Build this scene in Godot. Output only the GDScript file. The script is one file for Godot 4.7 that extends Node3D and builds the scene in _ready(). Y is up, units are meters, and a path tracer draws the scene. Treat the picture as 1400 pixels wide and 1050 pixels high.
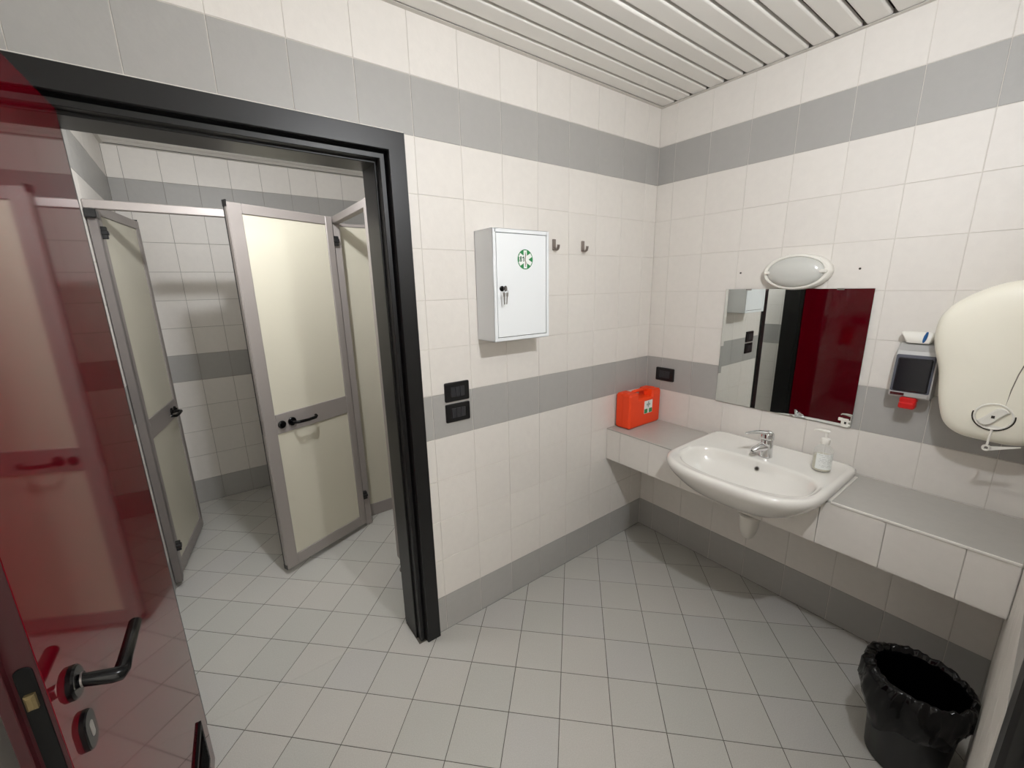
extends Node3D

# ---------------------------------------------------------------- helpers
var used := {}
var M := {}

func numbered(called: String) -> String:
	if not used.has(called):
		used[called] = 0
		return called
	used[called] += 1
	return "%s_%03d" % [called, used[called]]

func tag(o: Node3D, label: String, category: String, group := "", kind := "") -> Node3D:
	o.set_meta("label", label)
	o.set_meta("category", category)
	if group != "":
		o.set_meta("group", group)
	if kind != "":
		o.set_meta("kind", kind)
	return o

func thing(called: String, label: String, category: String, at := Vector3.ZERO, basis_of := Basis(), group := "", kind := "") -> Node3D:
	var o := Node3D.new()
	o.name = numbered(called)
	add_child(o, true)
	o.transform = Transform3D(basis_of, at)
	return tag(o, label, category, group, kind)

func new_st() -> SurfaceTool:
	var st := SurfaceTool.new()
	st.begin(Mesh.PRIMITIVE_TRIANGLES)
	st.set_smooth_group(-1)
	return st

func shape(st: SurfaceTool) -> ArrayMesh:
	st.generate_normals()
	return st.commit()

func put(called: String, st: SurfaceTool, m: Material, parent: Node = null, label := "") -> MeshInstance3D:
	return put_mesh(called, shape(st), m, parent, label)

func put_mesh(called: String, mesh: Mesh, m: Material, parent: Node = null, label := "") -> MeshInstance3D:
	var o := MeshInstance3D.new()
	o.mesh = mesh
	o.material_override = m
	if parent == null or parent == self:
		o.name = numbered(called)
		add_child(o, true)
	else:
		o.name = called
		parent.add_child(o, true)
	if label != "":
		o.set_meta("label", label)
	return o

func tri(st: SurfaceTool, a: Vector3, b: Vector3, c: Vector3) -> void:
	st.add_vertex(a)
	st.add_vertex(c)
	st.add_vertex(b)

func face(st: SurfaceTool, pts: Array, out: Vector3) -> void:
	var a: Vector3 = pts[0]
	var b: Vector3 = pts[1]
	var c: Vector3 = pts[2]
	var n := (b - a).cross(c - a)
	var flip := n.dot(out) < 0.0
	for i in range(1, pts.size() - 1):
		if flip:
			tri(st, pts[0], pts[i + 1], pts[i])
		else:
			tri(st, pts[0], pts[i], pts[i + 1])

# box with chamfered edges
func cbox(st: SurfaceTool, c: Vector3, s: Vector3, b := 0.002, xf := Transform3D()) -> void:
	var h := s * 0.5
	b = min(b, min(h.x, min(h.y, h.z)) * 0.9)
	var q := func(sx: float, sy: float, sz: float, ax: int) -> Vector3:
		var p := Vector3(sx * (h.x - (0.0 if ax == 0 else b)), sy * (h.y - (0.0 if ax == 1 else b)), sz * (h.z - (0.0 if ax == 2 else b)))
		return xf * (c + p)
	for s1 in [-1.0, 1.0]:
		face(st, [q.call(s1, -1, -1, 0), q.call(s1, 1, -1, 0), q.call(s1, 1, 1, 0), q.call(s1, -1, 1, 0)], xf.basis * Vector3(s1, 0, 0))
		face(st, [q.call(-1, s1, -1, 1), q.call(1, s1, -1, 1), q.call(1, s1, 1, 1), q.call(-1, s1, 1, 1)], xf.basis * Vector3(0, s1, 0))
		face(st, [q.call(-1, -1, s1, 2), q.call(1, -1, s1, 2), q.call(1, 1, s1, 2), q.call(-1, 1, s1, 2)], xf.basis * Vector3(0, 0, s1))
		for s2 in [-1.0, 1.0]:
			face(st, [q.call(s1, s2, -1, 0), q.call(s1, s2, 1, 0), q.call(s1, s2, 1, 1), q.call(s1, s2, -1, 1)], xf.basis * Vector3(s1, s2, 0))
			face(st, [q.call(s1, -1, s2, 0), q.call(s1, 1, s2, 0), q.call(s1, 1, s2, 2), q.call(s1, -1, s2, 2)], xf.basis * Vector3(s1, 0, s2))
			face(st, [q.call(-1, s1, s2, 1), q.call(1, s1, s2, 1), q.call(1, s1, s2, 2), q.call(-1, s1, s2, 2)], xf.basis * Vector3(0, s1, s2))
			for s3 in [-1.0, 1.0]:
				face(st, [q.call(s1, s2, s3, 0), q.call(s1, s2, s3, 1), q.call(s1, s2, s3, 2)], xf.basis * Vector3(s1, s2, s3))

func box2(st: SurfaceTool, lo: Vector3, hi: Vector3, b := 0.002, xf := Transform3D()) -> void:
	cbox(st, (lo + hi) * 0.5, (hi - lo).abs(), b, xf)

func box_mesh(lo: Vector3, hi: Vector3, b := 0.002) -> SurfaceTool:
	var st := new_st()
	box2(st, lo, hi, b)
	return st

# polygon (x, y) extruded from h0 to h1 along local z, its front edge chamfered
func prism(st: SurfaceTool, poly: PackedVector2Array, h0: float, h1: float, bevel: float, xf := Transform3D(), back := true) -> void:
	if Geometry2D.is_polygon_clockwise(poly):
		poly = poly.duplicate()
		poly.reverse()
	var top := poly
	if bevel > 0.0:
		var off := Geometry2D.offset_polygon(poly, -bevel, Geometry2D.JOIN_MITER)
		if off.size() == 1 and off[0].size() == poly.size():
			var o: PackedVector2Array = off[0]
			if Geometry2D.is_polygon_clockwise(o):
				o.reverse()
			var best := 0
			for k in o.size():
				if o[k].distance_to(poly[0]) < o[best].distance_to(poly[0]):
					best = k
			top = PackedVector2Array()
			for k in o.size():
				top.append(o[(k + best) % o.size()])
		else:
			bevel = 0.0
	var n := poly.size()
	var up := xf.basis * Vector3(0, 0, 1)
	for i in n:
		var a := poly[i]
		var b := poly[(i + 1) % n]
		var e := b - a
		var out := xf.basis * Vector3(e.y, -e.x, 0)
		face(st, [xf * Vector3(a.x, a.y, h0), xf * Vector3(b.x, b.y, h0), xf * Vector3(b.x, b.y, h1 - bevel), xf * Vector3(a.x, a.y, h1 - bevel)], out)
		if bevel > 0.0:
			var c := top[(i + 1) % n]
			var d := top[i]
			face(st, [xf * Vector3(a.x, a.y, h1 - bevel), xf * Vector3(b.x, b.y, h1 - bevel), xf * Vector3(c.x, c.y, h1), xf * Vector3(d.x, d.y, h1)], out.normalized() + up)
	var idx := Geometry2D.triangulate_polygon(top)
	for k in range(0, idx.size(), 3):
		face(st, [xf * Vector3(top[idx[k]].x, top[idx[k]].y, h1), xf * Vector3(top[idx[k + 1]].x, top[idx[k + 1]].y, h1), xf * Vector3(top[idx[k + 2]].x, top[idx[k + 2]].y, h1)], up)
	if back:
		idx = Geometry2D.triangulate_polygon(poly)
		for k in range(0, idx.size(), 3):
			face(st, [xf * Vector3(poly[idx[k]].x, poly[idx[k]].y, h0), xf * Vector3(poly[idx[k + 1]].x, poly[idx[k + 1]].y, h0), xf * Vector3(poly[idx[k + 2]].x, poly[idx[k + 2]].y, h0)], -up)

# profile of (radius, height) turned round local y; sharp bends keep an edge
func lathe(st: SurfaceTool, prof: Array, seg := 32, xf := Transform3D(), first_group := 1) -> void:
	var g := first_group
	for i in range(prof.size() - 1):
		var p: Vector2 = prof[i]
		var q: Vector2 = prof[i + 1]
		if i > 0:
			var o: Vector2 = prof[i - 1]
			if absf((p - o).angle_to(q - p)) > 0.7:
				g += 1
		st.set_smooth_group(g)
		for j in seg:
			var t0 := TAU * j / seg
			var t1 := TAU * ((j + 1) % seg) / seg
			var a := xf * Vector3(p.x * cos(t0), p.y, p.x * sin(t0))
			var b := xf * Vector3(q.x * cos(t0), q.y, q.x * sin(t0))
			var c := xf * Vector3(q.x * cos(t1), q.y, q.x * sin(t1))
			var d := xf * Vector3(p.x * cos(t1), p.y, p.x * sin(t1))
			if q.x > 1e-6:
				tri(st, a, b, c)
			if p.x > 1e-6:
				tri(st, a, c, d)
	st.set_smooth_group(-1)

func tube(st: SurfaceTool, pts: Array, radii: Array, seg := 12, squash := Vector2.ONE) -> void:
	var n := pts.size()
	var rings := []
	var side := Vector3.ZERO
	for i in n:
		var t: Vector3 = (pts[min(i + 1, n - 1)] - pts[max(i - 1, 0)]).normalized()
		if side == Vector3.ZERO:
			side = t.cross(Vector3.UP if absf(t.y) < 0.9 else Vector3.RIGHT).normalized()
		side = (side - t * side.dot(t)).normalized()
		var up := side.cross(t).normalized()
		var ring := PackedVector3Array()
		var r: float = radii[i] if i < radii.size() else radii[radii.size() - 1]
		for j in seg:
			var a := TAU * j / seg
			ring.append(pts[i] + side * cos(a) * r * squash.x + up * sin(a) * r * squash.y)
		rings.append(ring)
	loft(st, rings, true, true)

# closed rings of equal length joined in order
func loft(st: SurfaceTool, rings: Array, cap0 := true, cap1 := true, group := 1) -> void:
	var n: int = rings[0].size()
	var vol := 0.0
	var mid := Vector3.ZERO
	for r in rings:
		mid += r[0]
		mid += r[n / 2]
	mid /= 2.0 * rings.size()
	for i in rings.size() - 1:
		for j in n:
			var a: Vector3 = rings[i][j] - mid
			var b: Vector3 = rings[i + 1][j] - mid
			var c: Vector3 = rings[i + 1][(j + 1) % n] - mid
			vol += a.dot(b.cross(c))
	st.set_smooth_group(group)
	for i in rings.size() - 1:
		for j in n:
			var a: Vector3 = rings[i][j]
			var b: Vector3 = rings[i + 1][j]
			var c: Vector3 = rings[i + 1][(j + 1) % n]
			var d: Vector3 = rings[i][(j + 1) % n]
			if vol > 0:
				tri(st, a, b, c)
				tri(st, a, c, d)
			else:
				tri(st, a, c, b)
				tri(st, a, d, c)
	st.set_smooth_group(-1)
	for k in 2:
		if (k == 0 and not cap0) or (k == 1 and not cap1):
			continue
		var ring: PackedVector3Array = rings[0] if k == 0 else rings[rings.size() - 1]
		var m := Vector3.ZERO
		for p in ring:
			m += p
		m /= n
		var nb: PackedVector3Array = rings[1] if k == 0 else rings[rings.size() - 2]
		var m2 := Vector3.ZERO
		for p in nb:
			m2 += p
		m2 /= n
		for j in n:
			face(st, [m, ring[j], ring[(j + 1) % n]], (m - m2) if (m - m2).length() > 1e-5 else (m - mid))

func rounded_rect(w: float, h: float, r: float, seg := 5, c := Vector2.ZERO) -> PackedVector2Array:
	var out := PackedVector2Array()
	for k in 4:
		var cx := (w * 0.5 - r) * (1.0 if k == 0 or k == 3 else -1.0)
		var cy := (h * 0.5 - r) * (1.0 if k < 2 else -1.0)
		for i in seg + 1:
			var a := PI * 0.5 * (k + float(i) / seg)
			out.append(c + Vector2(cx + cos(a) * r, cy + sin(a) * r))
	return out

func smooth_closed(pts: Array, sub := 6) -> PackedVector2Array:
	var out := PackedVector2Array()
	var n := pts.size()
	for i in n:
		var p0: Vector2 = pts[(i - 1 + n) % n]
		var p1: Vector2 = pts[i]
		var p2: Vector2 = pts[(i + 1) % n]
		var p3: Vector2 = pts[(i + 2) % n]
		for k in sub:
			out.append(p1.cubic_interpolate(p2, p0, p3, float(k) / sub))
	return out

func srgb(r: float, g: float, b: float) -> Color:
	return Color(r / 255.0, g / 255.0, b / 255.0)

func paint(col: Color, rough := 0.5, metal := 0.0, spec := 0.5) -> StandardMaterial3D:
	var m := StandardMaterial3D.new()
	m.albedo_color = col
	m.roughness = rough
	m.metallic = metal
	m.metallic_specular = spec
	return m

func noise_tex(freq: float, sd: int, ramp: Array = [], normal := false, size := 512, bump := 4.0) -> NoiseTexture2D:
	var n := FastNoiseLite.new()
	n.seed = sd
	n.noise_type = FastNoiseLite.TYPE_SIMPLEX_SMOOTH
	n.frequency = freq
	n.fractal_octaves = 4
	var t := NoiseTexture2D.new()
	t.width = size
	t.height = size
	t.seamless = true
	t.noise = n
	if normal:
		t.as_normal_map = true
		t.bump_strength = bump
	if ramp.size() > 0:
		var g := Gradient.new()
		g.offsets = PackedFloat32Array([0.0, 1.0])
		g.colors = PackedColorArray([ramp[0], ramp[1]])
		t.color_ramp = g
	return t

func grained(col: Color, rough: float, tex: Texture2D, scale_of: float, normal: Texture2D = null, normal_scale := 0.3) -> StandardMaterial3D:
	var m := paint(col, rough)
	m.uv1_triplanar = true
	m.uv1_world_triplanar = true
	m.uv1_scale = Vector3.ONE * scale_of
	m.albedo_texture = tex
	if normal != null:
		m.normal_enabled = true
		m.normal_texture = normal
		m.normal_scale = normal_scale
	return m

func basis_zx(x_dir: Vector3) -> Basis:       # local x along x_dir, y up
	var x := x_dir.normalized()
	return Basis(x, Vector3.UP, x.cross(Vector3.UP).normalized())

# walls use a local frame: x along the wall, y up, z out of the wall
const ON_FRONT := Basis(Vector3(1, 0, 0), Vector3(0, 1, 0), Vector3(0, 0, 1))     # faces +z
const ON_RIGHT := Basis(Vector3(0, 0, 1), Vector3(0, 1, 0), Vector3(-1, 0, 0))    # faces -x, local x = world z
const ON_SIDE := Basis(Vector3(0, 0, -1), Vector3(0, 1, 0), Vector3(1, 0, 0))     # faces +x, local x = world -z
const ON_END := Basis(Vector3(-1, 0, 0), Vector3(0, 1, 0), Vector3(0, 0, -1))     # faces -z, local x = world -x

var tile_meshes := {}
var rng := RandomNumberGenerator.new()

func tile_mesh(w: float, h: float) -> ArrayMesh:
	var key := "%d_%d" % [roundi(w * 10000), roundi(h * 10000)]
	if not tile_meshes.has(key):
		var st := new_st()
		prism(st, PackedVector2Array([Vector2(-w / 2, -h / 2), Vector2(w / 2, -h / 2), Vector2(w / 2, h / 2), Vector2(-w / 2, h / 2)]), -0.003, 0.0012, 0.0009, Transform3D(), false)
		tile_meshes[key] = shape(st)
	return tile_meshes[key]

const H := 2.592
const JOINT := 0.0011

# square tiles in the rows of this building, each one a part of the wall
func tile_wall(wall: Node3D, origin: Vector3, b: Basis, u0: float, u1: float, joint: float, openings: Array, v_top := H) -> void:
	var k0 := floori((u0 - joint) / 0.2)
	var k1 := ceili((u1 - joint) / 0.2)
	for row in 13:
		var v0 := 0.0 if row == 0 else 0.192 + 0.2 * (row - 1)
		var v1 := minf(0.192 + 0.2 * row, v_top)
		if v0 >= v_top:
			break
		var grey := row == 0 or row == 5 or row == 11
		for k in range(k0, k1):
			var a := maxf(joint + 0.2 * k, u0)
			var c := minf(joint + 0.2 * (k + 1), u1)
			if c - a < 0.008:
				continue
			var polys := [PackedVector2Array([Vector2(a + JOINT, v0 + JOINT), Vector2(c - JOINT, v0 + JOINT), Vector2(c - JOINT, v1 - JOINT), Vector2(a + JOINT, v1 - JOINT)])]
			var cut := false
			for r in openings:
				var rect: Rect2 = r
				var hole := PackedVector2Array([rect.position, Vector2(rect.end.x, rect.position.y), rect.end, Vector2(rect.position.x, rect.end.y)])
				var next := []
				for p in polys:
					if Geometry2D.intersect_polygons(p, hole).size() > 0:
						cut = true
						next.append_array(Geometry2D.clip_polygons(p, hole))
					else:
						next.append(p)
				polys = next
			var m: Material = (M.grey_tiles if grey else M.white_tiles)[rng.randi() % 3]
			for p in polys:
				var poly: PackedVector2Array = p
				var lo := poly[0]
				var hi := poly[0]
				for q in poly:
					lo = lo.min(q)
					hi = hi.max(q)
				if hi.x - lo.x < 0.004 or hi.y - lo.y < 0.004:
					continue
				var mid := (lo + hi) * 0.5
				var mesh: ArrayMesh
				if not cut or poly.size() == 4:
					mesh = tile_mesh(hi.x - lo.x, hi.y - lo.y)
				else:
					var moved := PackedVector2Array()
					for q in poly:
						moved.append(q - mid)
					var st := new_st()
					prism(st, moved, -0.003, 0.0012, 0.0009, Transform3D(), false)
					mesh = shape(st)
				var t := put_mesh("tile", mesh, m, wall)
				t.transform = Transform3D(b, origin + b * Vector3(mid.x, mid.y, 0.0))

func floor_tiles(node: Node3D, region: PackedVector2Array, lo: Vector2, hi: Vector2) -> void:
	var s := 0.14142
	var start := Vector2(-1.5135, 0.2325)
	var e := 0.0013 * 1.41421
	for i in range(-30, 31):
		for j in range(-30, 31):
			var c := start + Vector2(s * (i + j + 1), s * (i - j))
			if c.x < lo.x - 0.2 or c.x > hi.x + 0.2 or c.y < lo.y - 0.2 or c.y > hi.y + 0.2:
				continue
			var dia := PackedVector2Array([c + Vector2(s - e, 0), c + Vector2(0, s - e), c + Vector2(-s + e, 0), c + Vector2(0, -s + e)])
			for p in Geometry2D.intersect_polygons(dia, region):
				var poly := PackedVector2Array()
				var a := p[0]
				var z := p[0]
				for q in p:
					a = a.min(q)
					z = z.max(q)
				if z.x - a.x < 0.012 or z.y - a.y < 0.012:
					continue
				var mid := (a + z) * 0.5
				for q in p:
					poly.append(Vector2(q.x - mid.x, -(q.y - mid.y)))
				var whole := absf(z.x - a.x - 2 * (s - e)) < 0.001 and absf(z.y - a.y - 2 * (s - e)) < 0.001
				var mesh: ArrayMesh
				if whole and tile_meshes.has("floor"):
					mesh = tile_meshes["floor"]
				else:
					var st := new_st()
					prism(st, poly, -0.004, 0.0, 0.0009, Transform3D(), false)
					mesh = shape(st)
					if whole:
						tile_meshes["floor"] = mesh
				var t := put_mesh("tile", mesh, M.floor_tiles[rng.randi() % 4], node)
				t.transform = Transform3D(Basis(Vector3(1, 0, 0), Vector3(0, 0, -1), Vector3(0, 1, 0)), Vector3(mid.x, 0.0, mid.y))

# a mitred frame round a doorway: profile of (distance inward from the outer edge, z)
func frame_pieces(parent: Node3D, called: String, prof: Array, xl: float, xr: float, yt: float, m: Material) -> void:
	for k in 3:
		var st := new_st()
		var rings := []
		for e in 2:
			var ring := PackedVector3Array()
			for p in prof:
				var u: float = p.x
				var at: Array = [Vector2(xr - u, 0), Vector2(xr - u, yt - u), Vector2(xl + u, yt - u), Vector2(xl + u, 0)]
				var w: Vector2 = at[k + e]
				ring.append(Vector3(w.x, w.y, p.y))
			rings.append(ring)
		# flat shaded strip by strip
		var n: int = prof.size()
		var mid: Vector3 = (rings[0][0] + rings[1][n / 2]) * 0.5
		for j in n:
			var a: Vector3 = rings[0][j]
			var b: Vector3 = rings[1][j]
			var c: Vector3 = rings[1][(j + 1) % n]
			var d: Vector3 = rings[0][(j + 1) % n]
			tri(st, a, c, b)
			tri(st, a, d, c)
		for ring in rings:
			var flat := PackedVector2Array()
			for q in prof:
				flat.append(q)
			var idx := Geometry2D.triangulate_polygon(flat)
			var other: Vector3 = rings[1][0] if ring == rings[0] else rings[0][0]
			for t in range(0, idx.size(), 3):
				face(st, [ring[idx[t]], ring[idx[t + 1]], ring[idx[t + 2]]], ring[0] - other)
		put(called, st, m, parent)

# ---------------------------------------------------------------- scene
const CAM := Vector3(-2.24292, 1.64243, 1.57651)
const END_Z := 1.622
const SIDE_X := -2.61
const BACK_Z := -2.34
const WALL_T := 0.165

func _ready() -> void:
	rng.seed = 7
	# camera
	var cam := Camera3D.new()
	cam.name = "camera"
	add_child(cam)
	cam.fov = 86.0417
	cam.near = 0.01
	cam.far = 50.0
	cam.position = CAM
	cam.rotation = Vector3(-0.2335, -0.63408, -0.02166)
	cam.current = true
	# surroundings and exposure
	var we := WorldEnvironment.new()
	we.name = "world_environment"
	var env := Environment.new()
	env.background_mode = Environment.BG_COLOR
	env.background_color = Color(0.02, 0.02, 0.02)
	env.tonemap_mode = Environment.TONE_MAPPER_LINEAR
	env.tonemap_exposure = 1.0
	env.sdfgi_enabled = true
	env.ssao_enabled = true
	env.ssil_enabled = true
	we.environment = env
	add_child(we)
	materials()
	# the lamps that are lit (their light is set in wall_lamp)
	wall_lamp(Vector3(-1.38, 2.325, END_Z), ON_END, "lit white oval wall lamp beside the black framed entrance doorway", 1.28)
	wall_lamp(Vector3(-1.93, 2.38, -WALL_T), ON_END, "lit white oval wall lamp above the doorway on the cubicle side", 1.25)
	wall_lamp(Vector3(-2.14, 2.40, END_Z + 0.15), ON_FRONT, "unseen wall lamp added in the corridor to send fill light through the entrance doorway", 8.0)  # added unseen lamp; its bounce off the corridor walls fills the room
	wall_lamp(Vector3(0, 1.678, 0.785), ON_RIGHT, "unlit white oval wall lamp just above the mirror", 0.0)
	shell()
	ceilings()
	doorway()
	red_door()
	cubicles()
	counter()
	sink()
	mirror()
	wall_fittings()
	cabinet()
	first_aid_case()
	dispensers()
	bin()

func materials() -> void:
	var fine := noise_tex(0.02, 3, [Color(0.985, 0.985, 0.985), Color(1, 1, 1)])
	var peel := noise_tex(0.012, 5, [], true, 512, 3.0)
	var speck := noise_tex(0.12, 11, [Color(0.92, 0.92, 0.92), Color(1, 1, 1)])
	M.white_tiles = []
	for c in [srgb(230, 225, 218), srgb(229, 224, 217), srgb(231, 226, 219)]:
		M.white_tiles.append(grained(c, 0.42, fine, 2.0, peel, 0.25))
	M.grey_tiles = []
	for c in [srgb(172, 170, 166), srgb(171, 169, 165), srgb(173, 171, 167)]:
		M.grey_tiles.append(grained(c, 0.45, fine, 2.0, peel, 0.25))
	M.floor_tiles = []
	for c in [srgb(196, 194, 187), srgb(193, 192, 185), srgb(198, 195, 188), srgb(195, 193, 188)]:
		M.floor_tiles.append(grained(c, 0.5, speck, 3.0, peel, 0.3))
	M.grout = paint(srgb(219, 214, 206), 0.9)
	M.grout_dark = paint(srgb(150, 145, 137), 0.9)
	M.floor_grout = paint(srgb(92, 88, 80), 0.9)
	M.plaster = paint(srgb(222, 218, 210), 0.8)
	M.ceiling_metal = paint(srgb(240, 237, 231), 0.45, 0.0)
	M.ceiling_edge = paint(srgb(212, 208, 200), 0.5)
	M.dark_void = paint(srgb(60, 57, 52), 0.9)
	M.black_frame = paint(srgb(8, 8, 9), 0.4, 0.0, 0.5)
	M.black_plastic = paint(srgb(17, 17, 18), 0.35)
	M.black_gloss = paint(srgb(7, 7, 8), 0.2, 0.0, 0.35)
	M.red_lacquer = paint(srgb(92, 1, 15), 0.05, 0.0, 0.5)
	M.red_edge_shaded = paint(srgb(50, 2, 9), 0.4)  # red darkened for the shade on the latch edge; rebate lip shares it
	M.brass = paint(srgb(112, 98, 66), 0.5, 0.6)
	M.lock_black = paint(srgb(8, 9, 9), 0.5, 0.0, 0.3)
	M.steel = paint(srgb(170, 166, 162), 0.3, 0.9)
	M.hook_steel = paint(srgb(138, 128, 122), 0.38, 0.6)
	M.chrome = paint(srgb(225, 226, 228), 0.07, 1.0)
	M.aluminium = paint(srgb(156, 149, 145), 0.42, 0.35)
	M.aluminium_dark = paint(srgb(118, 112, 109), 0.45, 0.35)
	M.laminate = paint(srgb(196, 191, 174), 0.4)
	M.laminate_edge = paint(srgb(222, 219, 205), 0.5)
	M.porcelain = paint(srgb(236, 233, 226), 0.1, 0.0, 0.6)
	M.porcelain.clearcoat_enabled = true
	M.porcelain.clearcoat = 0.6
	M.porcelain.clearcoat_roughness = 0.05
	M.pipe = paint(srgb(225, 221, 212), 0.35)
	M.white_enamel = paint(srgb(238, 241, 242), 0.35)
	M.white_plastic = paint(srgb(238, 235, 226), 0.35)
	M.cream_plastic = paint(srgb(248, 244, 228), 0.38)
	M.orange = paint(srgb(244, 68, 16), 0.42)
	M.green = paint(srgb(40, 130, 72), 0.5)
	M.sticker_white = paint(srgb(240, 242, 238), 0.5)
	M.silver = paint(srgb(178, 177, 175), 0.35, 0.2)
	M.smoked = paint(srgb(26, 27, 32), 0.12)
	M.red_plastic = paint(srgb(205, 22, 22), 0.35)
	M.dark_red = paint(srgb(72, 18, 24), 0.25)
	M.blue = paint(srgb(40, 104, 170), 0.4)
	M.bag = paint(srgb(4, 4, 5), 0.13, 0.0, 0.4)
	M.mirror = paint(srgb(222, 226, 224), 0.012, 1.0)
	M.mirror_back = paint(srgb(52, 52, 50), 0.5)
	M.hole = paint(srgb(52, 46, 40), 0.8)
	M.caulk = paint(srgb(232, 228, 220), 0.6)
	M.lens_off = paint(srgb(204, 204, 198), 0.15)
	M.lens_lit = paint(srgb(250, 246, 236), 0.3)
	M.lens_lit.emission_enabled = true
	M.lens_lit.emission = srgb(255, 244, 226)
	M.lens_lit.emission_energy_multiplier = 6.0
	M.clear = StandardMaterial3D.new()
	M.clear.albedo_color = Color(0.93, 0.95, 0.94, 0.16)
	M.clear.transparency = BaseMaterial3D.TRANSPARENCY_ALPHA
	M.clear.roughness = 0.04
	M.counter_top = grained(srgb(186, 183, 176), 0.25, fine, 2.0, peel, 0.15)
	M.print_grey = paint(srgb(192, 193, 190), 0.6)
	M.switch_key = paint(srgb(50, 50, 53), 0.3)
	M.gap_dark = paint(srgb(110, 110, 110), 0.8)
	M.emblem_brown = paint(srgb(120, 96, 84), 0.6)
	M.green_dark = paint(srgb(30, 92, 58), 0.6)
	M.sticker_grey = paint(srgb(176, 184, 180), 0.6)
	M.smoked_edge = paint(srgb(92, 94, 104), 0.2)
	M.seam = paint(srgb(120, 114, 100), 0.7)
	M.liquid = paint(srgb(224, 219, 196), 0.3)
	M.liquid.backlight_enabled = true
	M.liquid.backlight = Color(0.5, 0.48, 0.4)

# ---------------------------------------------------------------- lamps
func wall_lamp(at: Vector3, b: Basis, label: String, power: float) -> void:
	var t := thing("wall_lamp", label, "lamp", at, b)
	# oval: turned about the local z axis, stretched along x
	var xf := Transform3D(Basis(Vector3(1.72, 0, 0), Vector3(0, 0, 1), Vector3(0, -1, 0)), Vector3.ZERO)
	var st := new_st()
	lathe(st, [Vector2(0.0, 0.001), Vector2(0.078, 0.001), Vector2(0.080, 0.006), Vector2(0.080, 0.030), Vector2(0.0785, 0.042), Vector2(0.0745, 0.049), Vector2(0.069, 0.050), Vector2(0.0665, 0.046)], 56, xf)
	put("housing", st, M.white_plastic, t)
	st = new_st()
	var prof := [Vector2(0.0, 0.012), Vector2(0.062, 0.012), Vector2(0.0655, 0.018)]
	for k in 9:
		var a := PI * 0.5 * k / 8.0
		prof.append(Vector2(0.0670 * cos(a), 0.044 + 0.036 * sin(a)))
	prof[prof.size() - 1].x = 0.0
	lathe(st, prof, 56, xf)
	put("lamp_glass", st, M.lens_lit if power > 0 else M.lens_off, t)
	for s in [-1.0, 1.0]:
		st = new_st()
		box2(st, Vector3(s * 0.108 - 0.018, -0.008, 0.042), Vector3(s * 0.108 + 0.018, 0.008, 0.062), 0.004)
		put("screw_tab", st, M.white_plastic, t)
	if power > 0.0:
		# the bulb sits inside the glass, level with the rim of the housing
		var l := OmniLight3D.new()
		l.name = "light"
		t.add_child(l)
		l.position = Vector3(0, 0, 0.047)
		l.light_color = srgb(247, 250, 255)
		l.light_energy = power
		l.omni_range = 12.0
		l.omni_attenuation = 2.0
		l.light_size = 0.03
		l.shadow_enabled = true

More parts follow.
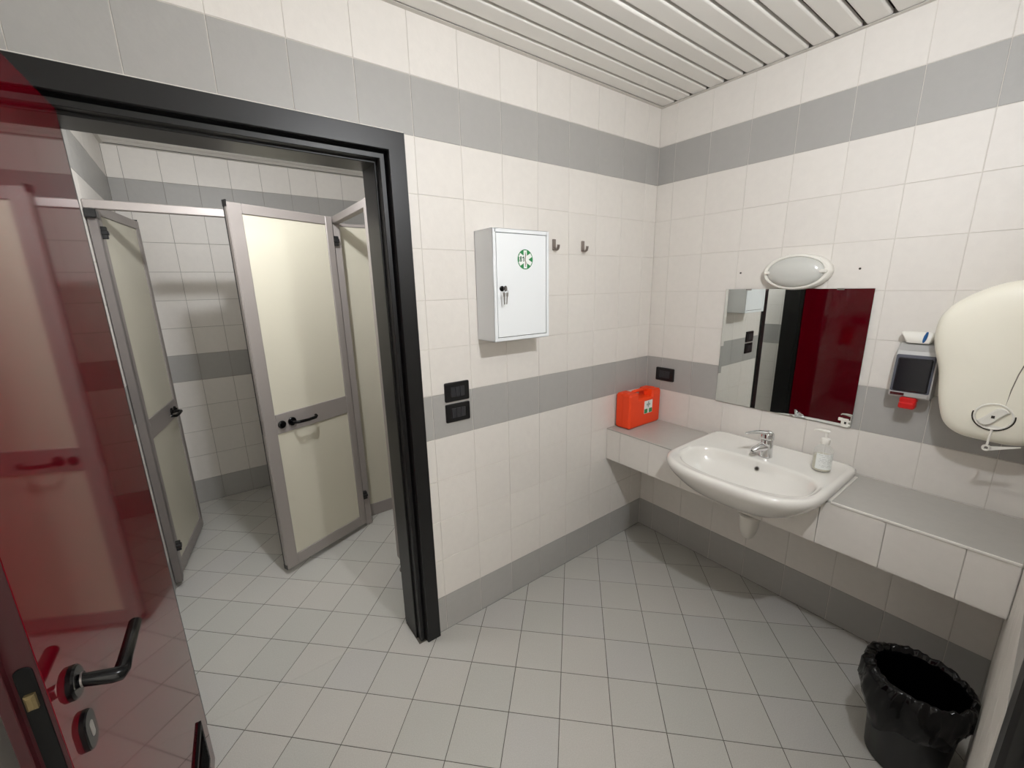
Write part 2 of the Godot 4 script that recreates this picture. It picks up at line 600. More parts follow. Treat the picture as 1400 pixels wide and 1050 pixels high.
# ---------------------------------------------------------------- walls and floors
func shell() -> void:
	var door_hole := Rect2(-2.578, -0.01, 1.021, 2.2)
	# the wall with the doorway
	var w := thing("wall_front", "white tiled wall with two grey tile bands and the black framed doorway", "wall", Vector3.ZERO, Basis(), "", "structure")
	var t := WALL_T
	put("masonry", box_mesh(Vector3(-1.60, 0, -t), Vector3(0.1, 2.75, -0.001), 0.0), M.grout, w)
	put("masonry", box_mesh(Vector3(SIDE_X, 0, -t), Vector3(-2.53, 2.75, -0.001), 0.0), M.grout, w)
	put("masonry", box_mesh(Vector3(-2.53, 2.14, -t), Vector3(-1.60, 2.75, -0.001), 0.0), M.grout, w)
	tile_wall(w, Vector3.ZERO, ON_FRONT, SIDE_X, -0.001, -0.112, [door_hole])
	# the wall with the mirror
	w = thing("wall_right", "white tiled wall with two grey tile bands behind the mirror and sink", "wall", Vector3.ZERO, Basis(), "", "structure")
	put("masonry", box_mesh(Vector3(0.001, 0, -t), Vector3(0.12, 2.75, END_Z + 0.15), 0.0), M.grout, w)
	tile_wall(w, Vector3.ZERO, ON_RIGHT, 0.001, END_Z - 0.001, 0.104, [Rect2(-0.01, 0.60, 2.0, 0.185)])
	# the end wall, beside the camera
	w = thing("wall_end", "white tiled end wall at the right end of the tiled counter", "wall", Vector3(0, 0, 0), Basis(), "", "structure")
	put("masonry", box_mesh(Vector3(-1.74, 0, END_Z + 0.001), Vector3(0.12, 2.75, END_Z + 0.15), 0.0), M.grout, w)
	put("masonry", box_mesh(Vector3(-2.76, 0, END_Z + 0.001), Vector3(-2.54, 2.75, END_Z + 0.15), 0.0), M.grout, w)
	put("masonry", box_mesh(Vector3(-2.54, 2.14, END_Z + 0.001), Vector3(-1.74, 2.75, END_Z + 0.15), 0.0), M.grout, w)
	tile_wall(w, Vector3(0, 0, END_Z), ON_END, 0.002, 2.608, 0.09, [Rect2(-0.01, 0.60, 0.39, 0.19), Rect2(1.69, -0.01, 0.9, 2.2)])
	# side wall shared by both rooms, behind the red door
	w = thing("wall_side", "white tiled side wall of the cubicle room beyond the red door", "wall", Vector3.ZERO, Basis(), "", "structure")
	put("masonry", box_mesh(Vector3(SIDE_X - 0.15, 0, BACK_Z - 0.1), Vector3(SIDE_X - 0.001, 2.75, END_Z + 0.15), 0.0), M.grout, w)
	tile_wall(w, Vector3(SIDE_X, 0, -t), ON_SIDE, 0.001, -BACK_Z - t - 0.001, 0.075, [])
	# back wall of the cubicle room
	w = thing("wall_back", "white tiled back wall with grey bands seen through the doorway", "wall", Vector3.ZERO, Basis(), "", "structure")
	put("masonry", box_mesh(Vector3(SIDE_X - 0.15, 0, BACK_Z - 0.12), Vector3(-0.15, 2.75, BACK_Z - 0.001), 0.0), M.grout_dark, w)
	tile_wall(w, Vector3(0, 0, BACK_Z), ON_FRONT, SIDE_X + 0.002, -0.31, -0.126, [])
	w = thing("wall_far", "plain right hand wall of the cubicle room behind the partitions", "wall", Vector3.ZERO, Basis(), "", "structure")
	put("masonry", box_mesh(Vector3(-0.30, 0, BACK_Z), Vector3(-0.15, 2.75, -t), 0.0), M.plaster, w)
	# floors
	var f := thing("floor", "pale grey floor of square tiles laid diagonally in front of the sink", "floor", Vector3.ZERO, Basis(), "", "structure")
	put("screed", box_mesh(Vector3(SIDE_X, -0.1, -t), Vector3(0.0, -0.0012, END_Z + 0.15), 0.0), M.floor_grout, f)
	floor_tiles(f, PackedVector2Array([Vector2(SIDE_X, 0), Vector2(-2.48, 0), Vector2(-2.48, -t), Vector2(-1.66, -t), Vector2(-1.66, 0), Vector2(0, 0), Vector2(0, END_Z), Vector2(SIDE_X, END_Z)]), Vector2(SIDE_X, -t), Vector2(0, END_Z))
	f = thing("floor_cubicles", "pale grey diagonal floor tiles of the cubicle room beyond the doorway", "floor", Vector3.ZERO, Basis(), "", "structure")
	put("screed", box_mesh(Vector3(SIDE_X, -0.1, BACK_Z), Vector3(-0.30, -0.0012, -t), 0.0), M.floor_grout, f)
	floor_tiles(f, PackedVector2Array([Vector2(SIDE_X, -t), Vector2(-0.7, -t), Vector2(-0.7, BACK_Z), Vector2(SIDE_X, BACK_Z)]), Vector2(SIDE_X, BACK_Z), Vector2(-0.7, -t))

func ceiling_panel(length: float) -> ArrayMesh:
	# section across the panel: flat underside with rolled edges
	var w := 0.0385
	var sec := PackedVector2Array()
	for k in 5:
		var a := PI + PI * 0.5 * k / 4.0
		sec.append(Vector2(-w + 0.008 + 0.008 * cos(a), 0.008 + 0.008 * sin(a)))
	for k in 5:
		var a := PI * 1.5 + PI * 0.5 * k / 4.0
		sec.append(Vector2(w - 0.008 + 0.008 * cos(a), 0.008 + 0.008 * sin(a)))
	sec.append(Vector2(w, 0.018))
	sec.append(Vector2(-w, 0.018))
	var st := new_st()
	# local x = across, y = up, extruded along z
	prism(st, sec, 0.0, length, 0.0)
	return shape(st)

func ceilings() -> void:
	var c := thing("ceiling", "ceiling of grey metal strip panels over the sink room", "ceiling", Vector3.ZERO, Basis(), "", "structure")
	put("void", box_mesh(Vector3(SIDE_X - 0.1, H + 0.028, -WALL_T * 0.5), Vector3(0.1, H + 0.13, END_Z + 0.12), 0.0), M.dark_void, c)
	var along := Basis(Vector3(0, 0, 1), Vector3(0, 1, 0), Vector3(-1, 0, 0))    # local z runs to -x
	var mesh := ceiling_panel(2.57)
	for k in 18:
		var p := put_mesh("ceiling_panel", mesh, M.ceiling_metal, c)
		var bb := along
		var zz := 0.0535 + 0.0893 * k
		if k == 4:                                  # this one has slipped a little at its right end
			bb = along * Basis(Vector3(0, 0, 1), -0.045) * Basis(Vector3(1, 0, 0), 0.0022)
		p.transform = Transform3D(bb, Vector3(-0.018, H + 0.001, zz))
	put("edge_strip", box_mesh(Vector3(SIDE_X, H - 0.003, 0.001), Vector3(-0.001, H - 0.001, 0.022), 0.0005), M.ceiling_edge, c)
	put("edge_strip", box_mesh(Vector3(-0.022, H - 0.003, 0.022), Vector3(-0.001, H - 0.001, END_Z - 0.002), 0.0005), M.ceiling_edge, c)
	put("edge_strip", box_mesh(Vector3(SIDE_X, H - 0.003, END_Z - 0.022), Vector3(-0.022, H - 0.001, END_Z - 0.001), 0.0005), M.ceiling_edge, c)
	c = thing("ceiling_cubicles", "ceiling of pale metal strip panels over the toilet cubicles", "ceiling", Vector3.ZERO, Basis(), "", "structure")
	put("void", box_mesh(Vector3(SIDE_X - 0.1, H + 0.028, BACK_Z - 0.1), Vector3(-0.2, H + 0.13, -WALL_T * 0.5 - 0.001), 0.0), M.dark_void, c)
	mesh = ceiling_panel(2.27)
	for k in 24:
		var p := put_mesh("ceiling_panel", mesh, M.ceiling_metal, c)
		p.transform = Transform3D(along, Vector3(-0.322, H + 0.001, BACK_Z + 0.064 + 0.0893 * k))
	put("edge_strip", box_mesh(Vector3(SIDE_X, H - 0.003, BACK_Z + 0.001), Vector3(-0.301, H - 0.001, BACK_Z + 0.024), 0.0005), M.ceiling_edge, c)
	put("edge_strip", box_mesh(Vector3(SIDE_X + 0.001, H - 0.003, BACK_Z + 0.024), Vector3(SIDE_X + 0.022, H - 0.001, -WALL_T), 0.0005), M.ceiling_edge, c)

func doorway() -> void:
	var f := thing("trim_1", "black door frame round the doorway to the toilet cubicles", "door frame", Vector3.ZERO, Basis(), "", "structure")
	var xl := -2.578
	var xr := -1.557
	var yt := 2.19
	frame_pieces(f, "casing", [Vector2(0, 0), Vector2(0.066, 0), Vector2(0.066, 0.014), Vector2(0.063, 0.018), Vector2(0.002, 0.018), Vector2(0, 0.016)], xl, xr, yt, M.black_frame)
	frame_pieces(f, "backing_strip", [Vector2(0.03, -0.04), Vector2(0.074, -0.04), Vector2(0.074, -0.022), Vector2(0.066, -0.001), Vector2(0.03, -0.001)], xl, xr, yt, M.black_plastic)
	frame_pieces(f, "stop_strip", [Vector2(0.074, -0.05), Vector2(0.089, -0.05), Vector2(0.091, -0.047), Vector2(0.091, -0.010), Vector2(0.089, -0.008), Vector2(0.074, -0.008)], xl, xr, yt, M.black_frame)
	frame_pieces(f, "jamb", [Vector2(0.05, -WALL_T - 0.012), Vector2(0.098, -WALL_T - 0.012), Vector2(0.100, -WALL_T - 0.010), Vector2(0.100, -0.045), Vector2(0.098, -0.042), Vector2(0.05, -0.042)], xl, xr, yt, M.black_frame)
	frame_pieces(f, "casing", [Vector2(0, -WALL_T - 0.016), Vector2(0.05, -WALL_T - 0.016), Vector2(0.05, -WALL_T), Vector2(0, -WALL_T)], xl, xr, yt, M.black_frame)
	var st := new_st()
	box2(st, Vector3(xl, yt, 0.0), Vector3(xr + 0.002, yt + 0.006, 0.008), 0.002)
	box2(st, Vector3(xr, 0.0, 0.0), Vector3(xr + 0.003, yt, 0.004), 0.001)
	put("sealant", st, M.caulk, f, "white sealant line")
	# the entrance doorway in the end wall, beside the camera
	f = thing("trim_2", "black door frame of the entrance doorway at the right edge", "door frame", Vector3(-3.70, 0, END_Z), Basis(Vector3(-1, 0, 0), Vector3(0, 1, 0), Vector3(0, 0, -1)), "", "structure")
	frame_pieces(f, "casing", [Vector2(0, 0), Vector2(0.066, 0), Vector2(0.066, 0.014), Vector2(0.063, 0.018), Vector2(0.002, 0.018), Vector2(0, 0.016)], -2.01, -1.11, 2.19, M.black_frame)
	frame_pieces(f, "jamb", [Vector2(0.04, -0.15), Vector2(0.098, -0.15), Vector2(0.098, -0.002), Vector2(0.04, -0.002)], -2.01, -1.11, 2.19, M.black_frame)
	# unseen corridor, added to bounce soft fill light through the entrance
	var z0 := END_Z + 0.15
	var c := thing("wall_added_corridor", "plain white walls of the unseen corridor added to bounce fill light through the entrance doorway", "wall", Vector3.ZERO, Basis(), "", "structure")
	put("masonry", box_mesh(Vector3(-3.60, 0, z0 + 1.7), Vector3(-0.60, 2.75, z0 + 1.8), 0.0), M.plaster, c)
	put("masonry", box_mesh(Vector3(-3.70, 0, z0), Vector3(-3.60, 2.75, z0 + 1.8), 0.0), M.plaster, c)
	put("masonry", box_mesh(Vector3(-0.60, 0, z0), Vector3(-0.50, 2.75, z0 + 1.8), 0.0), M.plaster, c)
	put("masonry", box_mesh(Vector3(-3.60, 0, z0 - 0.149), Vector3(-2.76, 2.75, z0), 0.0), M.plaster, c)
	c = thing("floor_added_corridor", "plain grey floor of the unseen corridor added outside the entrance doorway", "floor", Vector3.ZERO, Basis(), "", "structure")
	put("screed", box_mesh(Vector3(-3.60, -0.1, z0), Vector3(-0.60, 0.0, z0 + 1.7), 0.0), M.floor_tiles[0], c)
	c = thing("ceiling_added_corridor", "plain white ceiling of the unseen corridor added outside the entrance doorway", "ceiling", Vector3.ZERO, Basis(), "", "structure")
	put("slab", box_mesh(Vector3(-3.60, H, z0), Vector3(-0.60, H + 0.1, z0 + 1.7), 0.0), M.plaster, c)

func red_door() -> void:
	# local x runs from the hinge edge to the latch edge, z out of the visible face
	var x_dir := Vector3(-0.0558, 0, 0.9984)
	var b := Basis(x_dir, Vector3.UP, x_dir.cross(Vector3.UP))        # z points to -x here
	var d := thing("door_1", "glossy dark red door standing open on the left with black lever handle", "door", Vector3(-2.456, 0, 0.022), b, "", "structure")
	var w := 0.79
	var st := new_st()
	box2(st, Vector3(-0.015, 0.008, 0.0), Vector3(w, 2.088, 0.040), 0.0015)
	put("leaf", st, M.red_lacquer, d)
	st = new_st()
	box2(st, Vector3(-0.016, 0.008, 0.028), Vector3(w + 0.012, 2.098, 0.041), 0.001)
	put("rebate_lip", st, M.red_edge_shaded, d)
	# visible face is local z = 0, facing -z
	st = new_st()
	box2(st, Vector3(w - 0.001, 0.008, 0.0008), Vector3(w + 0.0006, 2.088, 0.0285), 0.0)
	put("shaded_latch_edge", st, M.red_edge_shaded, d, "door edge with its shade painted in as darker red")  # strip over the leaf edge, shade put into its darker red
	var face_out := Transform3D(Basis(Vector3(1, 0, 0), Vector3(0, 0, -1), Vector3(0, 1, 0)), Vector3.ZERO)   # local y of a lathe -> -z
	var hx := 0.725
	var hy := 1.055
	st = new_st()
	lathe(st, [Vector2(0.0, 0.0), Vector2(0.026, 0.0), Vector2(0.026, 0.006), Vector2(0.023, 0.009), Vector2(0.0, 0.009)], 28, Transform3D(face_out.basis, Vector3(hx, hy, 0)))
	var rose := put("handle_rose", st, M.black_gloss, d)
	st = new_st()
	tube(st, [Vector3(hx, hy, -0.008), Vector3(hx, hy - 0.014, -0.047), Vector3(hx - 0.002, hy - 0.016, -0.053), Vector3(hx - 0.008, hy - 0.016, -0.055), Vector3(hx - 0.03, hy - 0.0155, -0.055), Vector3(hx - 0.124, hy - 0.012, -0.055), Vector3(hx - 0.127, hy - 0.012, -0.055)], [0.0095, 0.0115, 0.012, 0.0115, 0.0105, 0.010, 0.006], 18)
	put("lever_handle", st, M.black_gloss, d)
	st = new_st()
	lathe(st, [Vector2(0.0112, 0.012), Vector2(0.0112, 0.0145)], 24, Transform3D(face_out.basis, Vector3(hx, hy, 0)))
	put("collar_ring", st, M.steel, rose)
	st = new_st()
	prism(st, rounded_rect(0.044, 0.066, 0.021, 6, Vector2(0, 0)), 0.0, 0.008, 0.002, Transform3D(Basis(Vector3(-1, 0, 0), Vector3(0, 1, 0), Vector3(0, 0, -1)), Vector3(hx + 0.004, 0.965, 0)))
	var esc := put("key_escutcheon", st, M.black_gloss, d)
	st = new_st()
	prism(st, rounded_rect(0.012, 0.028, 0.0055, 4), 0.0, 0.009, 0.0005, Transform3D(Basis(Vector3(-1, 0, 0), Vector3(0, 1, 0), Vector3(0, 0, -1)), Vector3(hx + 0.004, 0.965, 0)))
	put("key_cylinder", st, M.steel, esc)
	# lock plate on the latch edge
	st = new_st()
	prism(st, rounded_rect(0.019, 0.235, 0.009, 5), 0.0, 0.0022, 0.0006, Transform3D(Basis(Vector3(0, 0, -1), Vector3(0, 1, 0), Vector3(1, 0, 0)), Vector3(w, 1.036, 0.0145)))
	var plate := put("lock_plate", st, M.lock_black, d)
	st = new_st()
	prism(st, PackedVector2Array([Vector2(-0.0055, -0.012), Vector2(0.0055, -0.012), Vector2(0.0055, 0.012), Vector2(-0.0055, 0.012)]), 0.0, 0.008, 0.003, Transform3D(Basis(Vector3(0, 0, -1), Vector3(0, 1, 0), Vector3(1, 0, 0)), Vector3(w + 0.002, 1.100, 0.0145)))
	put("latch_bolt", st, M.brass, plate)
	# hinges at the far edge
	for y in [0.30, 1.80]:
		st = new_st()
		lathe(st, [Vector2(0.0, -0.045), Vector2(0.007, -0.043), Vector2(0.007, 0.043), Vector2(0.0, 0.045)], 14, Transform3D(Basis(), Vector3(-0.004, y, 0.047)))
		put("hinge", st, M.black_plastic, d)
	# vent grille low on the leaf
	var g0 := 0.085
	var g1 := 0.56
	var y0 := 0.12
	var y1 := 0.285
	st = new_st()
	for r in [[g0, y0, g1, y0 + 0.018], [g0, y1 - 0.018, g1, y1], [g0, y0 + 0.018, g0 + 0.018, y1 - 0.018], [g1 - 0.018, y0 + 0.018, g1, y1 - 0.018]]:
		box2(st, Vector3(r[0], r[1], -0.008), Vector3(r[2], r[3], 0.0), 0.0012)
	var grille := put("vent_grille", st, M.lock_black, d)
	for k in 5:
		st = new_st()
		var yy := y0 + 0.029 + k * 0.0205
		box2(st, Vector3(g0 + 0.018, -0.0015, -0.006), Vector3(g1 - 0.018, 0.0015, 0.006), 0.0005, Transform3D(Basis(Vector3(1, 0, 0), 0.7), Vector3(0, yy, -0.004)))
		put("slat", st, M.lock_black, grille)

# ---------------------------------------------------------------- toilet cubicles
func cubicle_door(label: String, at: Vector3, x_dir: Vector3, w: float, free_at_start: bool, face_side: float) -> Node3D:
	var d := thing("cubicle_door", label, "door", at, basis_zx(x_dir))
	var y0 := 0.035
	var y1 := 2.066
	var fw := 0.066
	var th := 0.038
	var st := new_st()
	box2(st, Vector3(0, y0, -th), Vector3(fw, y1, 0), 0.003)
	put("frame_stile", st, M.aluminium, d)
	st = new_st()
	box2(st, Vector3(w - 0.045, y0, -th), Vector3(w, y1, 0), 0.003)
	put("frame_stile", st, M.aluminium, d)
	for r in [[y0, 0.105], [0.862, 0.975], [y1 - 0.048, y1]]:
		st = new_st()
		box2(st, Vector3(fw, r[0], -th + 0.001), Vector3(w - 0.045, r[1], -0.001), 0.002)
		put("frame_rail", st, M.aluminium, d)
	for r in [[0.105, 0.862], [0.975, y1 - 0.048]]:
		st = new_st()
		box2(st, Vector3(fw - 0.004, r[0] - 0.004, -th + 0.009), Vector3(w - 0.041, r[1] + 0.004, -0.008), 0.0)
		put("door_panel", st, M.laminate, d)
	# dark rubber seal along the free edge
	var fx := 0.0 if free_at_start else w
	st = new_st()
	box2(st, Vector3(fx - 0.003, y0, -th + 0.004), Vector3(fx + 0.003, y1 + 0.002, -th + 0.012), 0.001)
	box2(st, Vector3(0, y1 - 0.001, -th + 0.004), Vector3(w, y1 + 0.003, -th + 0.012), 0.001)
	put("edge_seal", st, M.black_plastic, d)
	var dirn := 1.0 if free_at_start else -1.0
	for q in [[y0 + 0.03, 0.88], [0.96, y1 - 0.025]]:
		st = new_st()
		box2(st, Vector3(fx - 0.0025, q[0], -th + 0.013), Vector3(fx + 0.0025, q[1], -0.005), 0.0005)
		put("edge_profile", st, M.aluminium, d)
	var lever_x := fx + dirn * 0.155
	var lock_x := fx + dirn * 0.095
	for side in [1.0, -1.0]:
		var z0 := 0.0 if side > 0 else -th
		var fwd := Basis(Vector3(1, 0, 0), Vector3(0, 0, side), Vector3(0, -side, 0))
		st = new_st()
		lathe(st, [Vector2(0, 0), Vector2(0.024, 0), Vector2(0.024, 0.006), Vector2(0.021, 0.009), Vector2(0.0, 0.009)], 20, Transform3D(fwd, Vector3(lever_x, 0.916, z0)))
		put("handle_rose", st, M.black_gloss, d)
		st = new_st()
		tube(st, [Vector3(lever_x, 0.916, z0 + side * 0.006), Vector3(lever_x, 0.916, z0 + side * 0.040), Vector3(lever_x + dirn * 0.006, 0.916, z0 + side * 0.050), Vector3(lever_x + dirn * 0.02, 0.916, z0 + side * 0.053), Vector3(lever_x + dirn * 0.07, 0.913, z0 + side * 0.053), Vector3(lever_x + dirn * 0.115, 0.914, z0 + side * 0.050), Vector3(lever_x + dirn * 0.128, 0.918, z0 + side * 0.040), Vector3(lever_x + dirn * 0.132, 0.920, z0 + side * 0.026)], [0.010, 0.009, 0.009, 0.009, 0.009, 0.009, 0.009, 0.008], 12)
		put("lever_handle", st, M.black_gloss, d)
		st = new_st()
		lathe(st, [Vector2(0, 0), Vector2(0.022, 0), Vector2(0.022, 0.006), Vector2(0.017, 0.010), Vector2(0.010, 0.011), Vector2(0.010, 0.018), Vector2(0.0, 0.019)], 20, Transform3D(fwd, Vector3(lock_x, 0.914, z0)))
		put("lock_turn", st, M.black_gloss, d)
	# corner caps
	for yy in [y0, y1 - 0.02]:
		st = new_st()
		box2(st, Vector3(fx - 0.002, yy, -th - 0.001), Vector3(fx + 0.002, yy + 0.03, -0.004), 0.0005)
		put("corner_cap", st, M.black_plastic, d)
	return d

func post(called: String, x: float, z: float, parent: Node3D, foot := true) -> void:
	var st := new_st()
	box2(st, Vector3(x - 0.022, 0.09 if foot else 0.002, z - 0.022), Vector3(x + 0.022, 2.07, z + 0.022), 0.004)
	var p := put(called, st, M.aluminium, parent)
	if not foot:
		return
	st = new_st()
	lathe(st, [Vector2(0, 0.0), Vector2(0.022, 0.0), Vector2(0.022, 0.010), Vector2(0.012, 0.016), Vector2(0.012, 0.092), Vector2(0, 0.092)], 16, Transform3D(Basis(), Vector3(x, 0, z)))
	put("post_foot", st, M.aluminium_dark, p)

func hinge_block(x: float, y: float, z: float, parent: Node3D) -> void:
	var st := new_st()
	box2(st, Vector3(x - 0.014, y - 0.028, z - 0.012), Vector3(x + 0.014, y + 0.028, z + 0.012), 0.003)
	box2(st, Vector3(x - 0.018, y - 0.010, z - 0.016), Vector3(x + 0.018, y + 0.010, z + 0.016), 0.003)
	put("hinge", st, M.black_plastic, parent)

func cubicles() -> void:
	# front screen of the first cubicle and side screen of the second, one aluminium frame
	var f := thing("cubicle_frame", "grey aluminium post and rail front frame of the cubicle beside the red door", "frame")
	var g := thing("cubicle_frame", "grey aluminium post and rail side frame of the cubicle at the right of the doorway", "frame")
	var st := new_st()
	box2(st, Vector3(SIDE_X + 0.003, 2.030, -1.226), Vector3(-1.493, 2.07, -1.192), 0.003)
	put("top_rail", st, M.aluminium, f)
	st = new_st()
	box2(st, Vector3(-1.535, 2.030, -1.174), Vector3(-1.495, 2.07, -0.19), 0.003)
	put("top_rail", st, M.aluminium, g)
	post("post", -1.515, -1.200, f, false)
	post("post", -1.515, -0.555, g)
	post("post", -1.985, -1.20, f)
	st = new_st()
	box2(st, Vector3(SIDE_X + 0.004, 0.035, -1.262), Vector3(SIDE_X + 0.040, 2.029, -1.205), 0.003)
	var p := put("wall_post", st, M.aluminium_dark, f)
	st = new_st()
	box2(st, Vector3(SIDE_X + 0.004, 1.990, -1.265), Vector3(SIDE_X + 0.044, 2.0285, -1.180), 0.003)
	put("post_cap", st, M.black_plastic, p)
	hinge_block(SIDE_X + 0.048, 1.93, -1.245, f)
	hinge_block(SIDE_X + 0.048, 0.24, -1.245, f)
	hinge_block(-1.528, 1.93, -1.165, f)
	hinge_block(-1.528, 0.24, -1.165, f)
	# fixed panel beside the first door
	st = new_st()
	box2(st, Vector3(-1.965, 0.12, -1.218), Vector3(-1.535, 2.031, -1.197), 0.0)
	put("fixed_panel", st, M.laminate, f)
	st = new_st()
	box2(st, Vector3(-1.965, 0.09, -1.224), Vector3(-1.535, 0.122, -1.194), 0.002)
	put("bottom_rail", st, M.aluminium, f)
	# fixed panel between the second post and the doorway wall
	st = new_st()
	box2(st, Vector3(-1.526, 0.14, -0.535), Vector3(-1.504, 2.031, -0.215), 0.0)
	put("fixed_panel", st, M.laminate, g)
	st = new_st()
	box2(st, Vector3(-1.535, 0.10, -0.535), Vector3(-1.495, 0.142, -0.215), 0.002)
	put("bottom_rail", st, M.aluminium, g)
	st = new_st()
	box2(st, Vector3(-1.54, 0.02, -0.215), Vector3(-1.49, 2.031, -0.19), 0.003)
	put("wall_post", st, M.aluminium, g)
	# partition between the cubicles
	var w := thing("cubicle_partition", "cream laminate partition seen through the gap beside the right cubicle door", "partition")
	st = new_st()
	box2(st, Vector3(-1.495, 0.09, -1.305), Vector3(-0.31, 2.03, -1.28), 0.0)
	put("panel", st, M.laminate, w)
	st = new_st()
	box2(st, Vector3(-1.495, 0.0, -1.31), Vector3(-0.31, 0.095, -1.275), 0.002)
	put("bottom_rail", st, M.aluminium, w)
	st = new_st()
	box2(st, Vector3(-1.495, 2.03, -1.31), Vector3(-0.31, 2.05, -1.275), 0.002)
	put("top_rail", st, M.aluminium, w)
	# the doors
	var a := Vector3(-2.071, 0, -0.929)
	var bb := Vector3(-1.541, 0, -1.151)
	cubicle_door("cream panelled cubicle door standing open in the middle of the doorway", a, bb - a, (bb - a).length(), true, 1.0)
	a = Vector3(-2.580, 0, -1.268)
	bb = Vector3(-2.470, 0, -1.868)
	cubicle_door("cream panelled cubicle door open inwards beside the red door", a, bb - a, (bb - a).length(), false, 1.0)

# ---------------------------------------------------------------- counter and sink
const SINK_Z := 0.81

func counter() -> void:
	var c := thing("counter", "tiled counter with grey top and white front along the mirror wall", "counter")
	var st := new_st()
	box2(st, Vector3(-0.368, 0.598, 0.002), Vector3(-0.002, 0.782, SINK_Z - 0.30), 0.0)
	box2(st, Vector3(-0.368, 0.598, SINK_Z + 0.30), Vector3(-0.002, 0.782, END_Z - 0.002), 0.0)
	box2(st, Vector3(-0.368, 0.598, SINK_Z - 0.30), Vector3(-0.33, 0.655, SINK_Z + 0.30), 0.0)
	put("core", st, M.grout, c)
	# front tiles
	var edges := [0.003, 0.104]
	while edges[edges.size() - 1] + 0.2 < END_Z - 0.003:
		edges.append(edges[edges.size() - 1] + 0.2)
	edges.append(END_Z - 0.003)
	for k in edges.size() - 1:
		var w: float = edges[k + 1] - edges[k] - 0.002
		var zc: float = (edges[k + 1] + edges[k]) * 0.5
		var mesh := tile_mesh(w, 0.186)
		if absf(zc - SINK_Z) < 0.32 + w * 0.5:          # cut to the curve of the basin
			var flat := PackedVector2Array([Vector2(-w / 2, -0.093), Vector2(w / 2, -0.093), Vector2(w / 2, 0.093), Vector2(-w / 2, 0.093)])
			var belly := PackedVector2Array()
			for q in 25:
				var a := lerpf(-1.0, 1.0, q / 24.0)
				belly.append(Vector2(SINK_Z - zc + a * 0.316, -0.023 + 0.115 * pow(absf(a), 2.2)))
			belly.append(Vector2(SINK_Z - zc + 0.316, 0.2))
			belly.append(Vector2(SINK_Z - zc - 0.316, 0.2))
			var left := Geometry2D.clip_polygons(flat, belly)
			if left.size() > 0:
				var cut := new_st()
				prism(cut, left[0], -0.003, 0.0012, 0.0, Transform3D(), false)
				mesh = shape(cut)
		var t := put_mesh("front_tile", mesh, M.white_tiles[k % 3], c)
		t.transform = Transform3D(ON_RIGHT, Vector3(-0.3725, 0.691, zc))
		st = new_st()
		box2(st, Vector3(-0.372, 0.592, zc - w / 2), Vector3(-0.004, 0.598, zc + w / 2), 0.001)
		put("underside_tile", st, M.white_tiles[k % 3], c)
	# top tiles: left of the sink, right of the sink
	for r in [[0.003, SINK_Z - 0.28], [SINK_Z + 0.28, END_Z - 0.003]]:
		st = new_st()
		box2(st, Vector3(-0.3725, 0.782, r[0]), Vector3(-0.003, 0.790, r[1]), 0.0012)
		put("top_tile", st, M.counter_top, c)
	st = new_st()
	box2(st, Vector3(-0.377, 0.782, SINK_Z + 0.326), Vector3(-0.3715, 0.7925, END_Z - 0.003), 0.002)
	put("edge_strip", st, M.caulk, c, "pale edging strip right of the sink")
	st = new_st()
	box2(st, Vector3(-0.376, 0.783, 0.003), Vector3(-0.372, 0.790, SINK_Z - 0.30), 0.001)
	put("edge_strip", st, M.counter_top, c)

func sink_outline(s: float, inset: float) -> PackedVector2Array:
	# (z offset from the middle, x) ; straight back and sides, bowed front
	var out := PackedVector2Array()
	var hw := 0.321 - inset
	var back := -0.012 - inset
	var side_end := -0.40
	var front := -0.640 + inset
	var rb := 0.045
	# back edge from +z to -z
	for k in 7:
		var a := PI * 0.5 * k / 6.0
		out.append(Vector2(hw - rb + rb * cos(a), back - rb + rb * sin(a)))
	for k in 7:
		var a := PI * 0.5 + PI * 0.5 * k / 6.0
		out.append(Vector2(-hw + rb + rb * cos(a), back - rb + rb * sin(a)))
	for k in 4:
		out.append(Vector2(-hw, lerpf(back - rb, side_end, (k + 1) / 5.0)))
	for k in 29:
		var a := PI + PI * k / 28.0
		var ca := cos(a)
		var sa := sin(a)
		out.append(Vector2(signf(ca) * pow(absf(ca), 0.72) * hw, side_end + sa / absf(sa + 1e-9 * 0.0 + (1e-9 if sa == 0.0 else 0.0)) * pow(absf(sa), 0.72) * (side_end - front)))
	for k in 4:
		out.append(Vector2(hw, lerpf(side_end, back - rb, (k + 1) / 5.0)))
	var mid := Vector2(0, -0.30)
	for k in out.size():
		out[k] = mid + (out[k] - mid) * s
	return out

func basin_outline(inset: float, n: int) -> PackedVector2Array:
	var out := PackedVector2Array()
	for k in n:
		var a := TAU * k / n
		var ca := cos(a)
		var sa := sin(a)
		var rz := 0.276 - inset
		var rx := (0.150 if sa > 0 else 0.168) - inset * 0.85
		var e := 0.62 if sa > 0 else 0.86
		out.append(Vector2(signf(ca) * pow(absf(ca), e) * rz, -0.413 + signf(sa) * pow(absf(sa), e) * rx))
	return out

